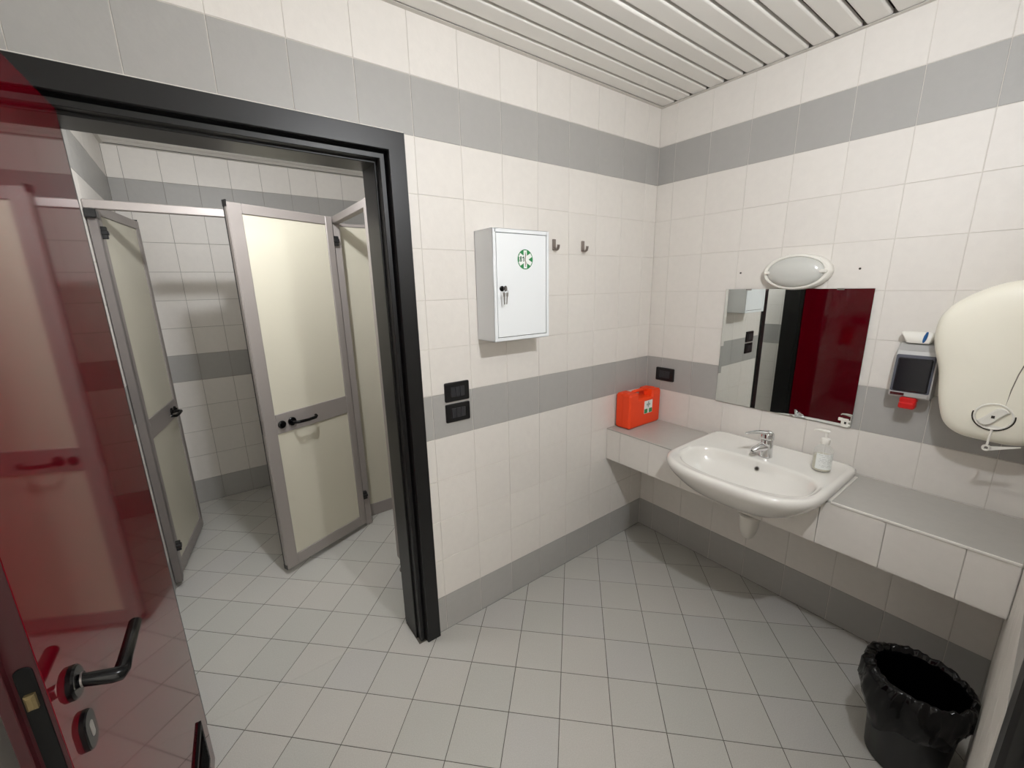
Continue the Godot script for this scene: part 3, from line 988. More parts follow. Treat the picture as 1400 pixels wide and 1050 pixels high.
func sink() -> void:
	var s := thing("sink", "white ceramic washbasin set into the tiled counter below the mirror", "sink", Vector3(0, 0, SINK_Z))
	var n := 96
	# resample the outline by angle about the basin's middle, so that rim and basin rings match
	var ring := func(outline: PackedVector2Array, y: float) -> PackedVector3Array:
		var c := Vector2(0, -0.40)
		var out := PackedVector3Array()
		for k in n:
			var a := TAU * k / n
			var dirv := Vector2(cos(a), sin(a)) * 3.0
			var hit := c
			for i in outline.size():
				var r = Geometry2D.segment_intersects_segment(c, c + dirv, outline[i], outline[(i + 1) % outline.size()])
				if r != null:
					hit = r
					break
			out.append(Vector3(hit.y, y, hit.x))
		return out
	var basin := func(inset: float, y: float) -> PackedVector3Array:
		return ring.call(basin_outline(inset, 180), y)
	var outer := func(inset: float, y: float) -> PackedVector3Array:
		return ring.call(sink_outline(1.0, inset), y)
	var rings := []
	# outer body from below, up over the rim, across the deck and down into the bowl
	for q in [[0.10, 0.659], [0.22, 0.660], [0.36, 0.664], [0.49, 0.672], [0.61, 0.686], [0.71, 0.705], [0.79, 0.725], [0.865, 0.748], [0.925, 0.768], [0.968, 0.786], [0.992, 0.800]]:
		var r: PackedVector3Array = ring.call(sink_outline(1.0, 0.0), q[1])
		var f: float = q[0]
		for k in n:
			var p := r[k]
			r[k] = Vector3(-0.37 + (p.x + 0.37) * f, p.y, p.z * f)
		rings.append(r)
	rings.append(outer.call(0.0, 0.810))
	rings.append(outer.call(0.0, 0.818))
	rings.append(outer.call(0.0025, 0.827))
	rings.append(outer.call(0.008, 0.832))
	rings.append(outer.call(0.016, 0.834))
	rings.append(outer.call(0.026, 0.833))
	rings.append(outer.call(0.034, 0.830))
	rings.append(basin.call(-0.012, 0.828))
	rings.append(basin.call(-0.004, 0.8265))
	rings.append(basin.call(0.002, 0.823))
	rings.append(basin.call(0.006, 0.816))
	for q in [[0.011, 0.802], [0.020, 0.785], [0.034, 0.766], [0.055, 0.748], [0.082, 0.733], [0.112, 0.722], [0.135, 0.717]]:
		rings.append(basin.call(q[0], q[1]))
	var st := new_st()
	loft(st, rings, true, true)
	put("basin", st, M.porcelain, s)
	st = new_st()
	lathe(st, [Vector2(0.0, 0.0), Vector2(0.031, 0.0), Vector2(0.033, 0.002), Vector2(0.030, 0.005), Vector2(0.021, 0.004), Vector2(0.018, 0.0005), Vector2(0.0, 0.0005)], 28, Transform3D(Basis(), Vector3(-0.385, 0.7145, 0)))
	put("drain_ring", st, M.chrome, s, "chrome drain ring")
	st = new_st()
	lathe(st, [Vector2(0.0, 0.0), Vector2(0.0105, 0.0), Vector2(0.011, 0.002), Vector2(0.0075, 0.003), Vector2(0.007, 0.001)], 20, Transform3D(Basis(Vector3(0, 0, 1), Vector3(-0.9, 0.43, 0).normalized(), Vector3(-0.43, -0.9, 0).normalized()), Vector3(-0.2835, 0.792, 0.014)))
	var ov := put("overflow_ring", st, M.steel, s)
	st = new_st()
	lathe(st, [Vector2(0.0078, 0.0022), Vector2(0.0, 0.0022)], 16, Transform3D(Basis(Vector3(0, 0, 1), Vector3(-0.9, 0.43, 0).normalized(), Vector3(-0.43, -0.9, 0).normalized()), Vector3(-0.2835, 0.792, 0.014)))
	put("overflow_hole", st, M.hole, ov, "dark overflow hole")
	# sealant where basin meets counter
	for q in [0.321, -0.321]:
		st = new_st()
		cbox(st, Vector3(-0.205, 0.7915, q), Vector3(0.33, 0.004, 0.012), 0.0018)
		put("sealant", st, M.caulk, s)
	# tap
	var tp := thing("tap", "chrome single lever mixer tap on the washbasin deck", "tap", Vector3(-0.197, 0.8302, 0.818), Basis(Vector3.UP, deg_to_rad(-28)))
	st = new_st()
	lathe(st, [Vector2(0.0, 0.0), Vector2(0.030, 0.0), Vector2(0.030, 0.004), Vector2(0.0285, 0.010), Vector2(0.0275, 0.040), Vector2(0.0270, 0.062), Vector2(0.0255, 0.075), Vector2(0.0245, 0.083)], 36)
	put("tap_body", st, M.chrome, tp)
	st = new_st()
	tube(st, [Vector3(0.0, 0.048, 0), Vector3(-0.022, 0.047, 0), Vector3(-0.042, 0.043, 0), Vector3(-0.060, 0.037, 0), Vector3(-0.071, 0.030, 0)], [0.026, 0.024, 0.0185, 0.0150, 0.0115], 20, Vector2(1.0, 0.85))
	var spout := put("spout", st, M.chrome, tp)
	st = new_st()
	lathe(st, [Vector2(0.0, -0.010), Vector2(0.009, -0.010), Vector2(0.0105, -0.008), Vector2(0.0105, 0.004)], 20, Transform3D(Basis(), Vector3(-0.066, 0.027, 0)))
	put("aerator", st, M.steel, spout)
	st = new_st()
	lathe(st, [Vector2(0.0250, 0.0845), Vector2(0.0280, 0.087), Vector2(0.0285, 0.104), Vector2(0.024, 0.118), Vector2(0.013, 0.125), Vector2(0.0, 0.1265)], 32)
	tube(st, [Vector3(0.020, 0.108, 0), Vector3(-0.01, 0.117, 0), Vector3(-0.045, 0.124, 0), Vector3(-0.080, 0.125, 0), Vector3(-0.108, 0.123, 0), Vector3(-0.117, 0.122, 0)], [0.019, 0.021, 0.018, 0.0135, 0.0095, 0.004], 18, Vector2(1.0, 0.45))
	put("lever", st, M.chrome, tp)
	# soap bottle
	var bt := thing("soap_bottle", "clear pump bottle of pale liquid soap on the basin's right corner", "bottle", Vector3(-0.175, 0.8312, 1.035))
	st = new_st()
	lathe(st, [Vector2(0.0, 0.0006), Vector2(0.028, 0.0006), Vector2(0.0335, 0.004), Vector2(0.035, 0.010), Vector2(0.035, 0.088), Vector2(0.033, 0.098), Vector2(0.026, 0.108), Vector2(0.016, 0.115), Vector2(0.0135, 0.119), Vector2(0.0135, 0.127)], 36)
	put("bottle_wall", st, M.clear, bt, "clear plastic wall")
	st = new_st()
	lathe(st, [Vector2(0.0, 0.0025), Vector2(0.027, 0.0025), Vector2(0.0325, 0.006), Vector2(0.0335, 0.011), Vector2(0.0335, 0.068), Vector2(0.0, 0.0681)], 36)
	put("liquid_soap", st, M.liquid, bt, "pale liquid soap")
	st = new_st()
	lathe(st, [Vector2(0.0, 0.123), Vector2(0.0165, 0.123), Vector2(0.0175, 0.126), Vector2(0.0175, 0.141), Vector2(0.0155, 0.145), Vector2(0.007, 0.147), Vector2(0.0045, 0.150), Vector2(0.0045, 0.172)], 24)
	var pump := put("pump_collar", st, M.white_plastic, bt)
	st = new_st()
	tube(st, [Vector3(0.004, 0.176, 0.010), Vector3(0.0, 0.177, -0.005), Vector3(-0.004, 0.1785, -0.025), Vector3(-0.006, 0.177, -0.040), Vector3(-0.0065, 0.172, -0.044)], [0.008, 0.0085, 0.006, 0.0042, 0.0036], 14, Vector2(1.0, 0.72))
	put("pump_nozzle", st, M.white_plastic, pump)
	st = new_st()
	tube(st, [Vector3(0, 0.125, 0), Vector3(0, 0.02, 0)], [0.002, 0.002], 8)
	put("dip_tube", st, M.white_plastic, pump)
	st = new_st()
	# the label wraps round part of the wall
	var r0 := 0.0354
	var rows := []
	for k in 13:
		var a := deg_to_rad(lerpf(95.0, 205.0, k / 12.0))
		rows.append(Vector3(cos(a) * r0, 0, sin(a) * r0))
	for k in 12:
		var p0: Vector3 = rows[k]
		var p1: Vector3 = rows[k + 1]
		face(st, [p0 + Vector3(0, 0.014, 0), p1 + Vector3(0, 0.014, 0), p1 + Vector3(0, 0.085, 0), p0 + Vector3(0, 0.085, 0)], p0)
	var lab := put("paper_label", st, M.sticker_white, bt, "white printed label")
	st = new_st()
	var print_rows := [[0.078, 104, 190], [0.070, 104, 172], [0.060, 104, 184], [0.054, 104, 178], [0.048, 104, 186], [0.042, 104, 160], [0.032, 104, 180], [0.026, 104, 168]]
	for pr in print_rows:
		for k in 10:
			if (k * 7 + int(pr[0] * 1000)) % 4 == 0:
				continue
			var a0 := deg_to_rad(lerpf(pr[1], pr[2], k / 10.0))
			var a1 := deg_to_rad(lerpf(pr[1], pr[2], (k + 0.9) / 10.0))
			var q0 := Vector3(cos(a0), 0, sin(a0)) * (r0 + 0.0002)
			var q1 := Vector3(cos(a1), 0, sin(a1)) * (r0 + 0.0002)
			face(st, [q0 + Vector3(0, pr[0], 0), q1 + Vector3(0, pr[0], 0), q1 + Vector3(0, pr[0] + 0.0016, 0), q0 + Vector3(0, pr[0] + 0.0016, 0)], q0)
	put("label_print", st, M.print_grey, lab)
	# waste trap
	var tr := thing("waste_trap", "white plastic bottle trap hanging under the washbasin", "drain trap", Vector3(-0.305, 0, 0.826))
	st = new_st()
	lathe(st, [Vector2(0.0, 0.442), Vector2(0.016, 0.443), Vector2(0.024, 0.452), Vector2(0.034, 0.475), Vector2(0.041, 0.505), Vector2(0.043, 0.535), Vector2(0.043, 0.548)], 32)
	put("trap_cup", st, M.pipe, tr)
	st = new_st()
	lathe(st, [Vector2(0.043, 0.546), Vector2(0.0465, 0.548), Vector2(0.0465, 0.562), Vector2(0.040, 0.568), Vector2(0.0, 0.568)], 32)
	put("union_nut", st, M.pipe, tr)
	st = new_st()
	tube(st, [Vector3(0.0, 0.56, -0.018), Vector3(0.0, 0.66, -0.018)], [0.020, 0.020], 20)
	put("inlet_pipe", st, M.pipe, tr)
	st = new_st()
	tube(st, [Vector3(0.010, 0.56, 0.020), Vector3(0.010, 0.60, 0.020), Vector3(0.030, 0.615, 0.020), Vector3(0.27, 0.615, 0.020), Vector3(0.302, 0.615, 0.020)], [0.016, 0.016, 0.016, 0.016, 0.016], 18)
	put("outlet_pipe", st, M.pipe, tr)

# ---------------------------------------------------------------- on the walls
func mirror() -> void:
	var z0 := 0.462
	var z1 := 1.073
	var y0 := 0.996
	var y1 := 1.602
	var w := z1 - z0
	var h := y1 - y0
	var t := thing("mirror", "frameless square mirror with a slanting left glass border above the washbasin", "mirror", Vector3(0, (y0 + y1) / 2, (z0 + z1) / 2), ON_RIGHT)
	var st := new_st()
	box2(st, Vector3(-w / 2 + 0.004, -h / 2 + 0.004, 0.0015), Vector3(w / 2 - 0.004, h / 2 - 0.004, 0.006), 0.0)
	put("backing", st, M.mirror_back, t)
	st = new_st()
	var bv := 0.016
	var zf := 0.0095
	var ze := 0.0082
	var c := [Vector2(-1, -1), Vector2(1, -1), Vector2(1, 1), Vector2(-1, 1)]
	var inner := []
	var outer := []
	var low := []
	for q in c:
		inner.append(Vector3(q.x * (w / 2 - (bv if q.x < 0 else 0.0)), q.y * h / 2, zf))
		outer.append(Vector3(q.x * w / 2, q.y * h / 2, ze if q.x < 0 else zf))
		low.append(Vector3(q.x * w / 2, q.y * h / 2, 0.005))
	face(st, inner, Vector3(0, 0, 1))
	put("mirror_glass", st, M.mirror, t)
	st = new_st()
	face(st, [outer[0], inner[0], inner[3], outer[3]], Vector3(0, 0, 1))
	put("bevel", st, M.mirror, t)
	st = new_st()
	for k in 4:
		var j := (k + 1) % 4
		face(st, [low[k], low[j], outer[j], outer[k]], outer[k] + outer[j])
	face(st, low, Vector3(0, 0, -1))
	put("glass_edge", st, M.mirror_back, t)
	# clips
	for q in [[0.07, -h / 2, 0.016, M.steel], [0.19, h / 2, 0.026, M.steel], [-0.19, h / 2, 0.026, M.steel]]:
		st = new_st()
		var s := signf(q[1])
		box2(st, Vector3(q[0] - q[2] / 2, q[1] - s * 0.006, 0.009), Vector3(q[0] + q[2] / 2, q[1] + s * 0.002, 0.0105), 0.0005)
		box2(st, Vector3(q[0] - q[2] / 2, q[1] + s * 0.0005, 0.001), Vector3(q[0] + q[2] / 2, q[1] + s * 0.002, 0.010), 0.0005)
		put("clip", st, q[3], t)
	st = new_st()
	box2(st, Vector3(w / 2 - 0.036, -h / 2 + 0.000, 0.0097), Vector3(w / 2 - 0.010, -h / 2 + 0.038, 0.014), 0.001)
	box2(st, Vector3(w / 2 - 0.048, -h / 2 + 0.026, 0.0097), Vector3(w / 2 - 0.032, -h / 2 + 0.040, 0.013), 0.001)
	box2(st, Vector3(w / 2 - 0.014, -h / 2 + 0.006, 0.0097), Vector3(w / 2 - 0.001, -h / 2 + 0.014, 0.013), 0.001)
	box2(st, Vector3(w / 2 - 0.014, -h / 2 + 0.024, 0.0097), Vector3(w / 2 - 0.001, -h / 2 + 0.032, 0.013), 0.001)
	var cl := put("plastic_clip", st, M.white_plastic, t, "white plastic corner clip")
	st = new_st()
	box2(st, Vector3(w / 2 - 0.024, -h / 2 + 0.014, 0.0138), Vector3(w / 2 - 0.016, -h / 2 + 0.025, 0.0144), 0.0)
	put("slot", st, M.hole, cl)

func switch_plate(label: String, at: Vector3, b: Basis, w: float, h: float, keys: int, called: String) -> void:
	var t := thing(called, label, "switch" if called == "light_switch" else "socket", at, b)
	var st := new_st()
	prism(st, rounded_rect(w, h, 0.006, 4), 0.001, 0.010, 0.003)
	put("cover_plate", st, M.black_plastic, t)
	var kw := 0.0225
	for k in keys:
		st = new_st()
		var x := (k - (keys - 1) * 0.5) * (kw + 0.0008)
		if called == "light_switch":
			cbox(st, Vector3(x, 0, 0.010), Vector3(kw, 0.044, 0.006), 0.0015, Transform3D(Basis(Vector3(1, 0, 0), 0.04 if k == 1 else -0.03), Vector3.ZERO))
			put("rocker", st, M.switch_key, t)
		else:
			cbox(st, Vector3(x, 0, 0.0095), Vector3(kw, 0.044, 0.003), 0.0008)
			var mo := put("module", st, M.switch_key, t)
			if k == 1:
				for q in [-0.012, 0.0, 0.012]:
					st = new_st()
					lathe(st, [Vector2(0.0025, 0.0), Vector2(0.0, 0.0)], 12, Transform3D(Basis(Vector3(1, 0, 0), Vector3(0, 0, 1), Vector3(0, -1, 0)), Vector3(x, q, 0.0113)))
					put("pin_hole", st, M.hole, mo)

func wall_fittings() -> void:
	switch_plate("upper black switch plate on the wall beside the black door frame", Vector3(-1.391, 1.194, 0.0), ON_FRONT, 0.122, 0.086, 3, "light_switch")
	switch_plate("lower black switch plate on the grey tile band beside the black door frame", Vector3(-1.391, 1.098, 0.0), ON_FRONT, 0.122, 0.084, 3, "light_switch")
	switch_plate("black wall socket above the orange case near the corner", Vector3(0.0, 1.091, 0.133), ON_RIGHT, 0.124, 0.080, 3, "wall_socket")
	var names := ["small steel coat hook on the tiled wall next to the white cabinet", "small steel coat hook on the tiled wall nearer the room corner"]
	var xs := [-0.812, -0.612]
	for k in 2:
		var hk := thing("coat_hook", names[k], "hook", Vector3(xs[k], 1.835, 0.001), Basis(), "steel coat hooks beside the cabinet")
		var st := new_st()
		prism(st, rounded_rect(0.022, 0.052, 0.003, 3), 0.0, 0.004, 0.001)
		put("back_plate", st, M.hook_steel, hk)
		st = new_st()
		var path := []
		for q in [Vector2(0.003, -0.018), Vector2(0.010, -0.025), Vector2(0.020, -0.027), Vector2(0.029, -0.022), Vector2(0.033, -0.012), Vector2(0.034, -0.002)]:
			path.append(Vector3(0, q.y, q.x))
		tube(st, path, [0.0045, 0.0045, 0.0045, 0.0045, 0.0045, 0.005], 10, Vector2(2.0, 0.7))
		put("hook_arm", st, M.hook_steel, hk)
	var holes := ["small dark screw in the tiled wall left of the oval lamp", "small dark screw in the tiled wall right of the oval lamp"]
	var hz := [0.525, 1.010]
	for k in 2:
		var st := new_st()
		lathe(st, [Vector2(0.0045, 0.0), Vector2(0.004, 0.003), Vector2(0.0, 0.004)], 12, Transform3D(Basis(Vector3(0, 1, 0), Vector3(-1, 0, 0), Vector3(0, 0, 1)), Vector3(-0.001, 1.683, hz[k])))
		tag(put("wall_screw", st, M.hole), holes[k], "screw", "screws either side of the oval lamp")

func cabinet() -> void:
	var w := 0.302
	var h := 0.460
	var d := 0.137
	var t := thing("first_aid_cabinet", "white metal first aid cabinet with green emblem hung on the tiled wall", "cabinet", Vector3(-1.117, 1.642, 0.002))
	var st := new_st()
	# hollow shell: back, four sides and a front frame
	box2(st, Vector3(-w / 2, -h / 2, 0), Vector3(w / 2, h / 2, 0.004), 0.0005)
	box2(st, Vector3(-w / 2, -h / 2, 0.0), Vector3(-w / 2 + 0.003, h / 2, d), 0.001)
	box2(st, Vector3(w / 2 - 0.003, -h / 2, 0.0), Vector3(w / 2, h / 2, d), 0.001)
	box2(st, Vector3(-w / 2, h / 2 - 0.003, 0.0), Vector3(w / 2, h / 2, d), 0.001)
	box2(st, Vector3(-w / 2, -h / 2, 0.0), Vector3(w / 2, -h / 2 + 0.003, d), 0.001)
	box2(st, Vector3(-w / 2, -h / 2, d - 0.003), Vector3(-w / 2 + 0.016, h / 2, d), 0.001)
	box2(st, Vector3(w / 2 - 0.014, -h / 2, d - 0.003), Vector3(w / 2, h / 2, d), 0.001)
	box2(st, Vector3(-w / 2 + 0.010, h / 2 - 0.016, d - 0.003), Vector3(w / 2 - 0.010, h / 2, d), 0.001)
	box2(st, Vector3(-w / 2 + 0.010, -h / 2, d - 0.003), Vector3(w / 2 - 0.010, -h / 2 + 0.016, d), 0.001)
	put("body", st, M.white_enamel, t)
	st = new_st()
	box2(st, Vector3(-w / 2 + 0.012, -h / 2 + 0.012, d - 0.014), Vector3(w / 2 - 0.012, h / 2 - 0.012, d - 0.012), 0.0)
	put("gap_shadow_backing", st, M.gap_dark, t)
	st = new_st()
	box2(st, Vector3(-w / 2 + 0.0185, -h / 2 + 0.0185, d - 0.010), Vector3(w / 2 - 0.0165, h / 2 - 0.0185, d - 0.0005), 0.001)
	var door := put("cabinet_door", st, M.white_enamel, t)
	# emblem: green disc, white six armed star, rod, number
	var ec := Vector3(0.016, 0.110, d - 0.0005)
	var fz := Basis(Vector3(1, 0, 0), Vector3(0, 0, 1), Vector3(0, -1, 0))
	st = new_st()
	lathe(st, [Vector2(0.041, 0.0), Vector2(0.041, 0.0006), Vector2(0.0, 0.0006)], 48, Transform3D(fz, ec))
	put("emblem_disc", st, M.green, door, "green first aid emblem")
	st = new_st()
	for k in 3:
		var bb := Basis(Vector3(0, 0, 1), k * PI / 3.0)
		cbox(st, Vector3(0, 0, 0.0007 + 0.00005 * k), Vector3(0.0175, 0.074, 0.0005), 0.0, Transform3D(bb, ec))
	put("emblem_star", st, M.sticker_white, door, "white six armed star")
	st = new_st()
	tube(st, [ec + Vector3(0, -0.030, 0.0012), ec + Vector3(0, 0.030, 0.0012)], [0.0012, 0.0012], 6)
	var snake := []
	for k in 17:
		var a := k / 16.0
		snake.append(ec + Vector3(sin(a * TAU * 1.5) * (0.006 - 0.003 * a), -0.022 + 0.046 * a, 0.0012))
	tube(st, snake, [0.0009], 6)
	put("emblem_rod", st, M.emblem_brown, door)
	var tm := TextMesh.new()
	tm.text = "81"
	var sf := SystemFont.new()
	sf.font_names = PackedStringArray(["Droid Sans"])
	sf.font_weight = 700
	tm.font = sf
	tm.font_size = 32
	tm.pixel_size = 0.00098
	tm.depth = 0.0006
	var tx := put_mesh("emblem_number", tm, M.green_dark, door)
	tx.position = ec + Vector3(-0.0185, 0.001, 0.0022)
	tx.scale = Vector3(0.80, 0.95, 1.0)
	st = new_st()
	prism(st, rounded_rect(0.030, 0.027, 0.008, 4, Vector2(-0.0185, 0.001)), 0.0006, 0.0015, 0.0, Transform3D(Basis(), ec))
	put("number_field", st, M.sticker_white, door)
	# lock and keys
	st = new_st()
	var lc := Vector3(-0.111, -0.009, d - 0.0005)
	lathe(st, [Vector2(0.011, 0.0), Vector2(0.011, 0.004), Vector2(0.009, 0.0055), Vector2(0.0, 0.0055)], 24, Transform3D(fz, lc))
	var lock := put("cam_lock", st, M.black_gloss, door)
	st = new_st()
	cbox(st, lc + Vector3(0.004, 0.0, 0.014), Vector3(0.003, 0.014, 0.020), 0.001)
	lathe(st, [Vector2(0.011, -0.0012), Vector2(0.012, 0.0), Vector2(0.011, 0.0012), Vector2(0.0, 0.0012)], 18, Transform3D(Basis(Vector3(0, 0, 1), Vector3(1, 0, 0), Vector3(0, 1, 0)), lc + Vector3(0.004, 0, 0.022)))
	put("key", st, M.steel, lock)
	var ringp := []
	for k in 17:
		var a := TAU * k / 16.0
		ringp.append(lc + Vector3(0.004 + 0.009 * sin(a), -0.013 + 0.009 * cos(a), 0.026))
	st = new_st()
	tube(st, ringp, [0.0009], 6)
	put("key_ring", st, M.steel, lock)
	for q in [[-0.006, 0.05], [0.012, -0.10]]:
		st = new_st()
		var bb := Basis(Vector3(0, 0, 1), q[1])
		cbox(st, Vector3(0, -0.035, 0), Vector3(0.0055, 0.034, 0.0016), 0.0005, Transform3D(bb, lc + Vector3(q[0], -0.012, 0.024)))
		cbox(st, Vector3(0, -0.012, 0), Vector3(0.011, 0.016, 0.002), 0.0008, Transform3D(bb, lc + Vector3(q[0], -0.012, 0.024)))
		put("key", st, M.steel, lock)

func first_aid_case() -> void:
	var t := thing("first_aid_case", "orange plastic first aid case standing on the counter in the corner", "case", Vector3(-0.164, 0.7912, 0.066))
	var w := 0.300
	var h := 0.214
	var halves := [[0.001, 0.054], [-0.054, -0.001]]
	for q in halves:
		var st := new_st()
		var poly := PackedVector2Array()
		# outline with rounded corners and a recess under the handle
		for p in rounded_rect(w, h, 0.016, 5, Vector2(0, h / 2)):
			poly.append(p)
		var hole := PackedVector2Array([Vector2(-0.064, h - 0.040), Vector2(0.064, h - 0.040), Vector2(0.076, h + 0.02), Vector2(-0.076, h + 0.02)])
		poly = Geometry2D.clip_polygons(poly, hole)[0]
		if q[0] > 0:
			prism(st, poly, q[0], q[1], 0.010)
		else:
			prism(st, poly, -q[1], -q[0], 0.010, Transform3D(Basis(Vector3(-1, 0, 0), Vector3(0, 1, 0), Vector3(0, 0, -1)), Vector3.ZERO))
		put("shell_half", st, M.orange, t)
	var st := new_st()
	tube(st, [Vector3(-0.066, h - 0.046, 0.0), Vector3(-0.066, h - 0.014, 0.0), Vector3(-0.058, h - 0.004, 0), Vector3(-0.04, h - 0.001, 0), Vector3(0.04, h - 0.001, 0), Vector3(0.058, h - 0.004, 0), Vector3(0.066, h - 0.014, 0), Vector3(0.066, h - 0.046, 0)], [0.012, 0.012, 0.011, 0.010, 0.010, 0.011, 0.012, 0.012], 14, Vector2(1.0, 1.0))
	put("carry_handle", st, M.orange, t)
	for x in [-0.115, 0.115]:
		st = new_st()
		box2(st, Vector3(x - 0.018, h - 0.012, -0.020), Vector3(x + 0.018, h + 0.004, 0.020), 0.004)
		put("latch", st, M.orange, t)
	st = new_st()
	box2(st, Vector3(-0.142, 0.004, -0.002), Vector3(0.142, h - 0.050, 0.002), 0.0)
	put("gasket", st, M.dark_red, t)
	st = new_st()
	box2(st, Vector3(-0.014, 0.075, 0.0535), Vector3(0.066, 0.155, 0.0546), 0.0004)
	var sk := put("sticker", st, M.sticker_white, t, "white and green first aid sticker")
	st = new_st()
	var zf := 0.0549
	box2(st, Vector3(-0.012, 0.077, 0.0540), Vector3(0.018, 0.104, zf), 0.0)
	box2(st, Vector3(0.034, 0.077, 0.0540), Vector3(0.064, 0.104, zf), 0.0)
	put("sticker_green", st, M.green, sk)
	st = new_st()
	for q in [[0.020, 0.112, 0.032, 0.148], [0.008, 0.124, 0.044, 0.136]]:
		box2(st, Vector3(q[0], q[1], 0.0540), Vector3(q[2], q[3], zf), 0.0)
	put("sticker_cross", st, M.sticker_grey, sk)

func dispensers() -> void:
	# soap dispenser
	var t := thing("soap_dispenser", "grey wall soap dispenser with black window and red push lever", "soap dispenser", Vector3(-0.0012, 0, 1.247), ON_RIGHT)
	var hw := 0.0600
	var prof := PackedVector2Array([Vector2(0.0, 1.186), Vector2(0.070, 1.182), Vector2(0.080, 1.190), Vector2(0.082, 1.205), Vector2(0.074, 1.348), Vector2(0.067, 1.366), Vector2(0.046, 1.388), Vector2(0.030, 1.394), Vector2(0.0, 1.394)])
	var across := Transform3D(Basis(Vector3(0, 0, 1), Vector3(0, 1, 0), Vector3(-1, 0, 0)), Vector3(hw, 0, 0))    # profile x -> out of the wall
	var st := new_st()
	prism(st, prof, 0.0, 2 * hw, 0.004, across)
	put("body", st, M.silver, t)
	var tilt := atan2(0.008, 0.143)
	var win := Transform3D(Basis(Vector3(1, 0, 0), -tilt), Vector3(0.0, 1.279, 0.078))
	st = new_st()
	cbox(st, Vector3(0, 0, 0.0), Vector3(0.112, 0.146, 0.010), 0.004, win)
	put("window_frame", st, M.smoked_edge, t)
	st = new_st()
	cbox(st, Vector3(0.001, -0.004, 0.004), Vector3(0.100, 0.132, 0.010), 0.006, win)
	put("window", st, M.smoked, t, "black smoked window")
	st = new_st()
	box2(st, Vector3(-hw + 0.004, 1.188, 0.074), Vector3(hw - 0.004, 1.207, 0.0865), 0.003)
	var lip := put("lower_lip", st, M.silver, t)
	st = new_st()
	box2(st, Vector3(-hw + 0.007, 1.192, 0.084), Vector3(-hw + 0.048, 1.203, 0.0872), 0.0008)
	put("level_strip", st, M.dark_red, lip, "dark red strip")
	st = new_st()
	box2(st, Vector3(-0.022, 1.164, 0.040), Vector3(0.026, 1.186, 0.088), 0.004)
	box2(st, Vector3(-0.022, 1.142, 0.050), Vector3(0.026, 1.168, 0.094), 0.005, Transform3D(Basis(), Vector3.ZERO))
	put("push_lever", st, M.red_plastic, t, "red push lever")
	# small white tray on top, with a blue stick in it
	var tray := thing("plastic_tray", "small white flared tray lying on top of the soap dispenser", "tray", Vector3(-0.031, 1.3952, 1.238))
	st = new_st()
	var rings := []
	for q in [[0.020, 0.034, 0.0], [0.028, 0.052, 0.040], [0.0265, 0.0505, 0.040], [0.0185, 0.0325, 0.002]]:
		var ring := PackedVector3Array()
		for p in rounded_rect(q[0] * 2, q[1] * 2, 0.010, 4):
			ring.append(Vector3(p.x, q[2], p.y))
		rings.append(ring)
	loft(st, rings, true, true)
	put("tray_shell", st, M.white_plastic, tray)
	var pen := thing("blue_stick", "blue plastic stick leaning in the white tray on the soap dispenser", "stick", Vector3(-0.048, 1.400, 1.255))
	st = new_st()
	tube(st, [Vector3(0.002, -0.002, -0.002), Vector3(-0.012, 0.024, 0.004), Vector3(-0.020, 0.040, 0.008)], [0.005, 0.0055, 0.003], 12)
	put("stick", st, M.blue, pen)
	# towel dispenser
	var d := thing("towel_dispenser", "large cream rounded paper towel dispenser at the right edge", "towel dispenser", Vector3(-0.0012, 0, 0), ON_RIGHT)
	var outline := smooth_closed([Vector2(1.466, 1.627), Vector2(1.371, 1.590), Vector2(1.303, 1.521), Vector2(1.292, 1.426), Vector2(1.319, 1.316), Vector2(1.329, 1.25), Vector2(1.340, 1.190), Vector2(1.362, 1.128), Vector2(1.405, 1.094), Vector2(1.47, 1.086), Vector2(1.54, 1.088), Vector2(1.592, 1.12), Vector2(1.604, 1.20), Vector2(1.602, 1.30), Vector2(1.613, 1.42), Vector2(1.608, 1.52), Vector2(1.565, 1.60)], 6)
	var mid := Vector2(1.462, 1.35)
	var dr := []
	for q in [[0.0, 0.028], [0.088, 0.028], [0.092, 0.003], [0.115, 0.0], [0.140, 0.002], [0.156, 0.009], [0.166, 0.020], [0.173, 0.040], [0.1765, 0.075], [0.178, 0.11]]:
		var ring := PackedVector3Array()
		for p in outline:
			var v := p - mid
			var f: float = 1.0 - q[1] / maxf(v.length(), 0.15)
			ring.append(Vector3(mid.x + v.x * f, mid.y + v.y * f, q[0]))
		dr.append(ring)
	st = new_st()
	loft(st, dr, true, true)
	put("cover", st, M.cream_plastic, d)
	# seam of the cover, a fine dark groove
	st = new_st()
	var seam := [Vector3(1.497, 1.226, 0.1765), Vector3(1.500, 1.28, 0.1772), Vector3(1.506, 1.33, 0.1772), Vector3(1.517, 1.385, 0.1765), Vector3(1.534, 1.435, 0.174), Vector3(1.553, 1.475, 0.170)]
	tube(st, seam, [0.0016], 6)
	put("cover_seam", st, M.seam, d)
	# round lock knob with twisted grip
	var kc := Vector3(1.477, 1.185, 0.166)
	var fz := Basis(Vector3(1, 0, 0), Vector3(0, 0, 1), Vector3(0, -1, 0))
	st = new_st()
	lathe(st, [Vector2(0.046, 0.0), Vector2(0.046, 0.013), Vector2(0.044, 0.016), Vector2(0.041, 0.016), Vector2(0.040, 0.010), Vector2(0.0, 0.010)], 40, Transform3D(fz, kc))
	var knob := put("lock_knob", st, M.white_plastic, d)
	st = new_st()
	lathe(st, [Vector2(0.0495, 0.0), Vector2(0.0495, 0.0118), Vector2(0.046, 0.0118)], 40, Transform3D(fz, kc))
	put("knob_gap", st, M.hole, knob)
	st = new_st()
	var grip := []
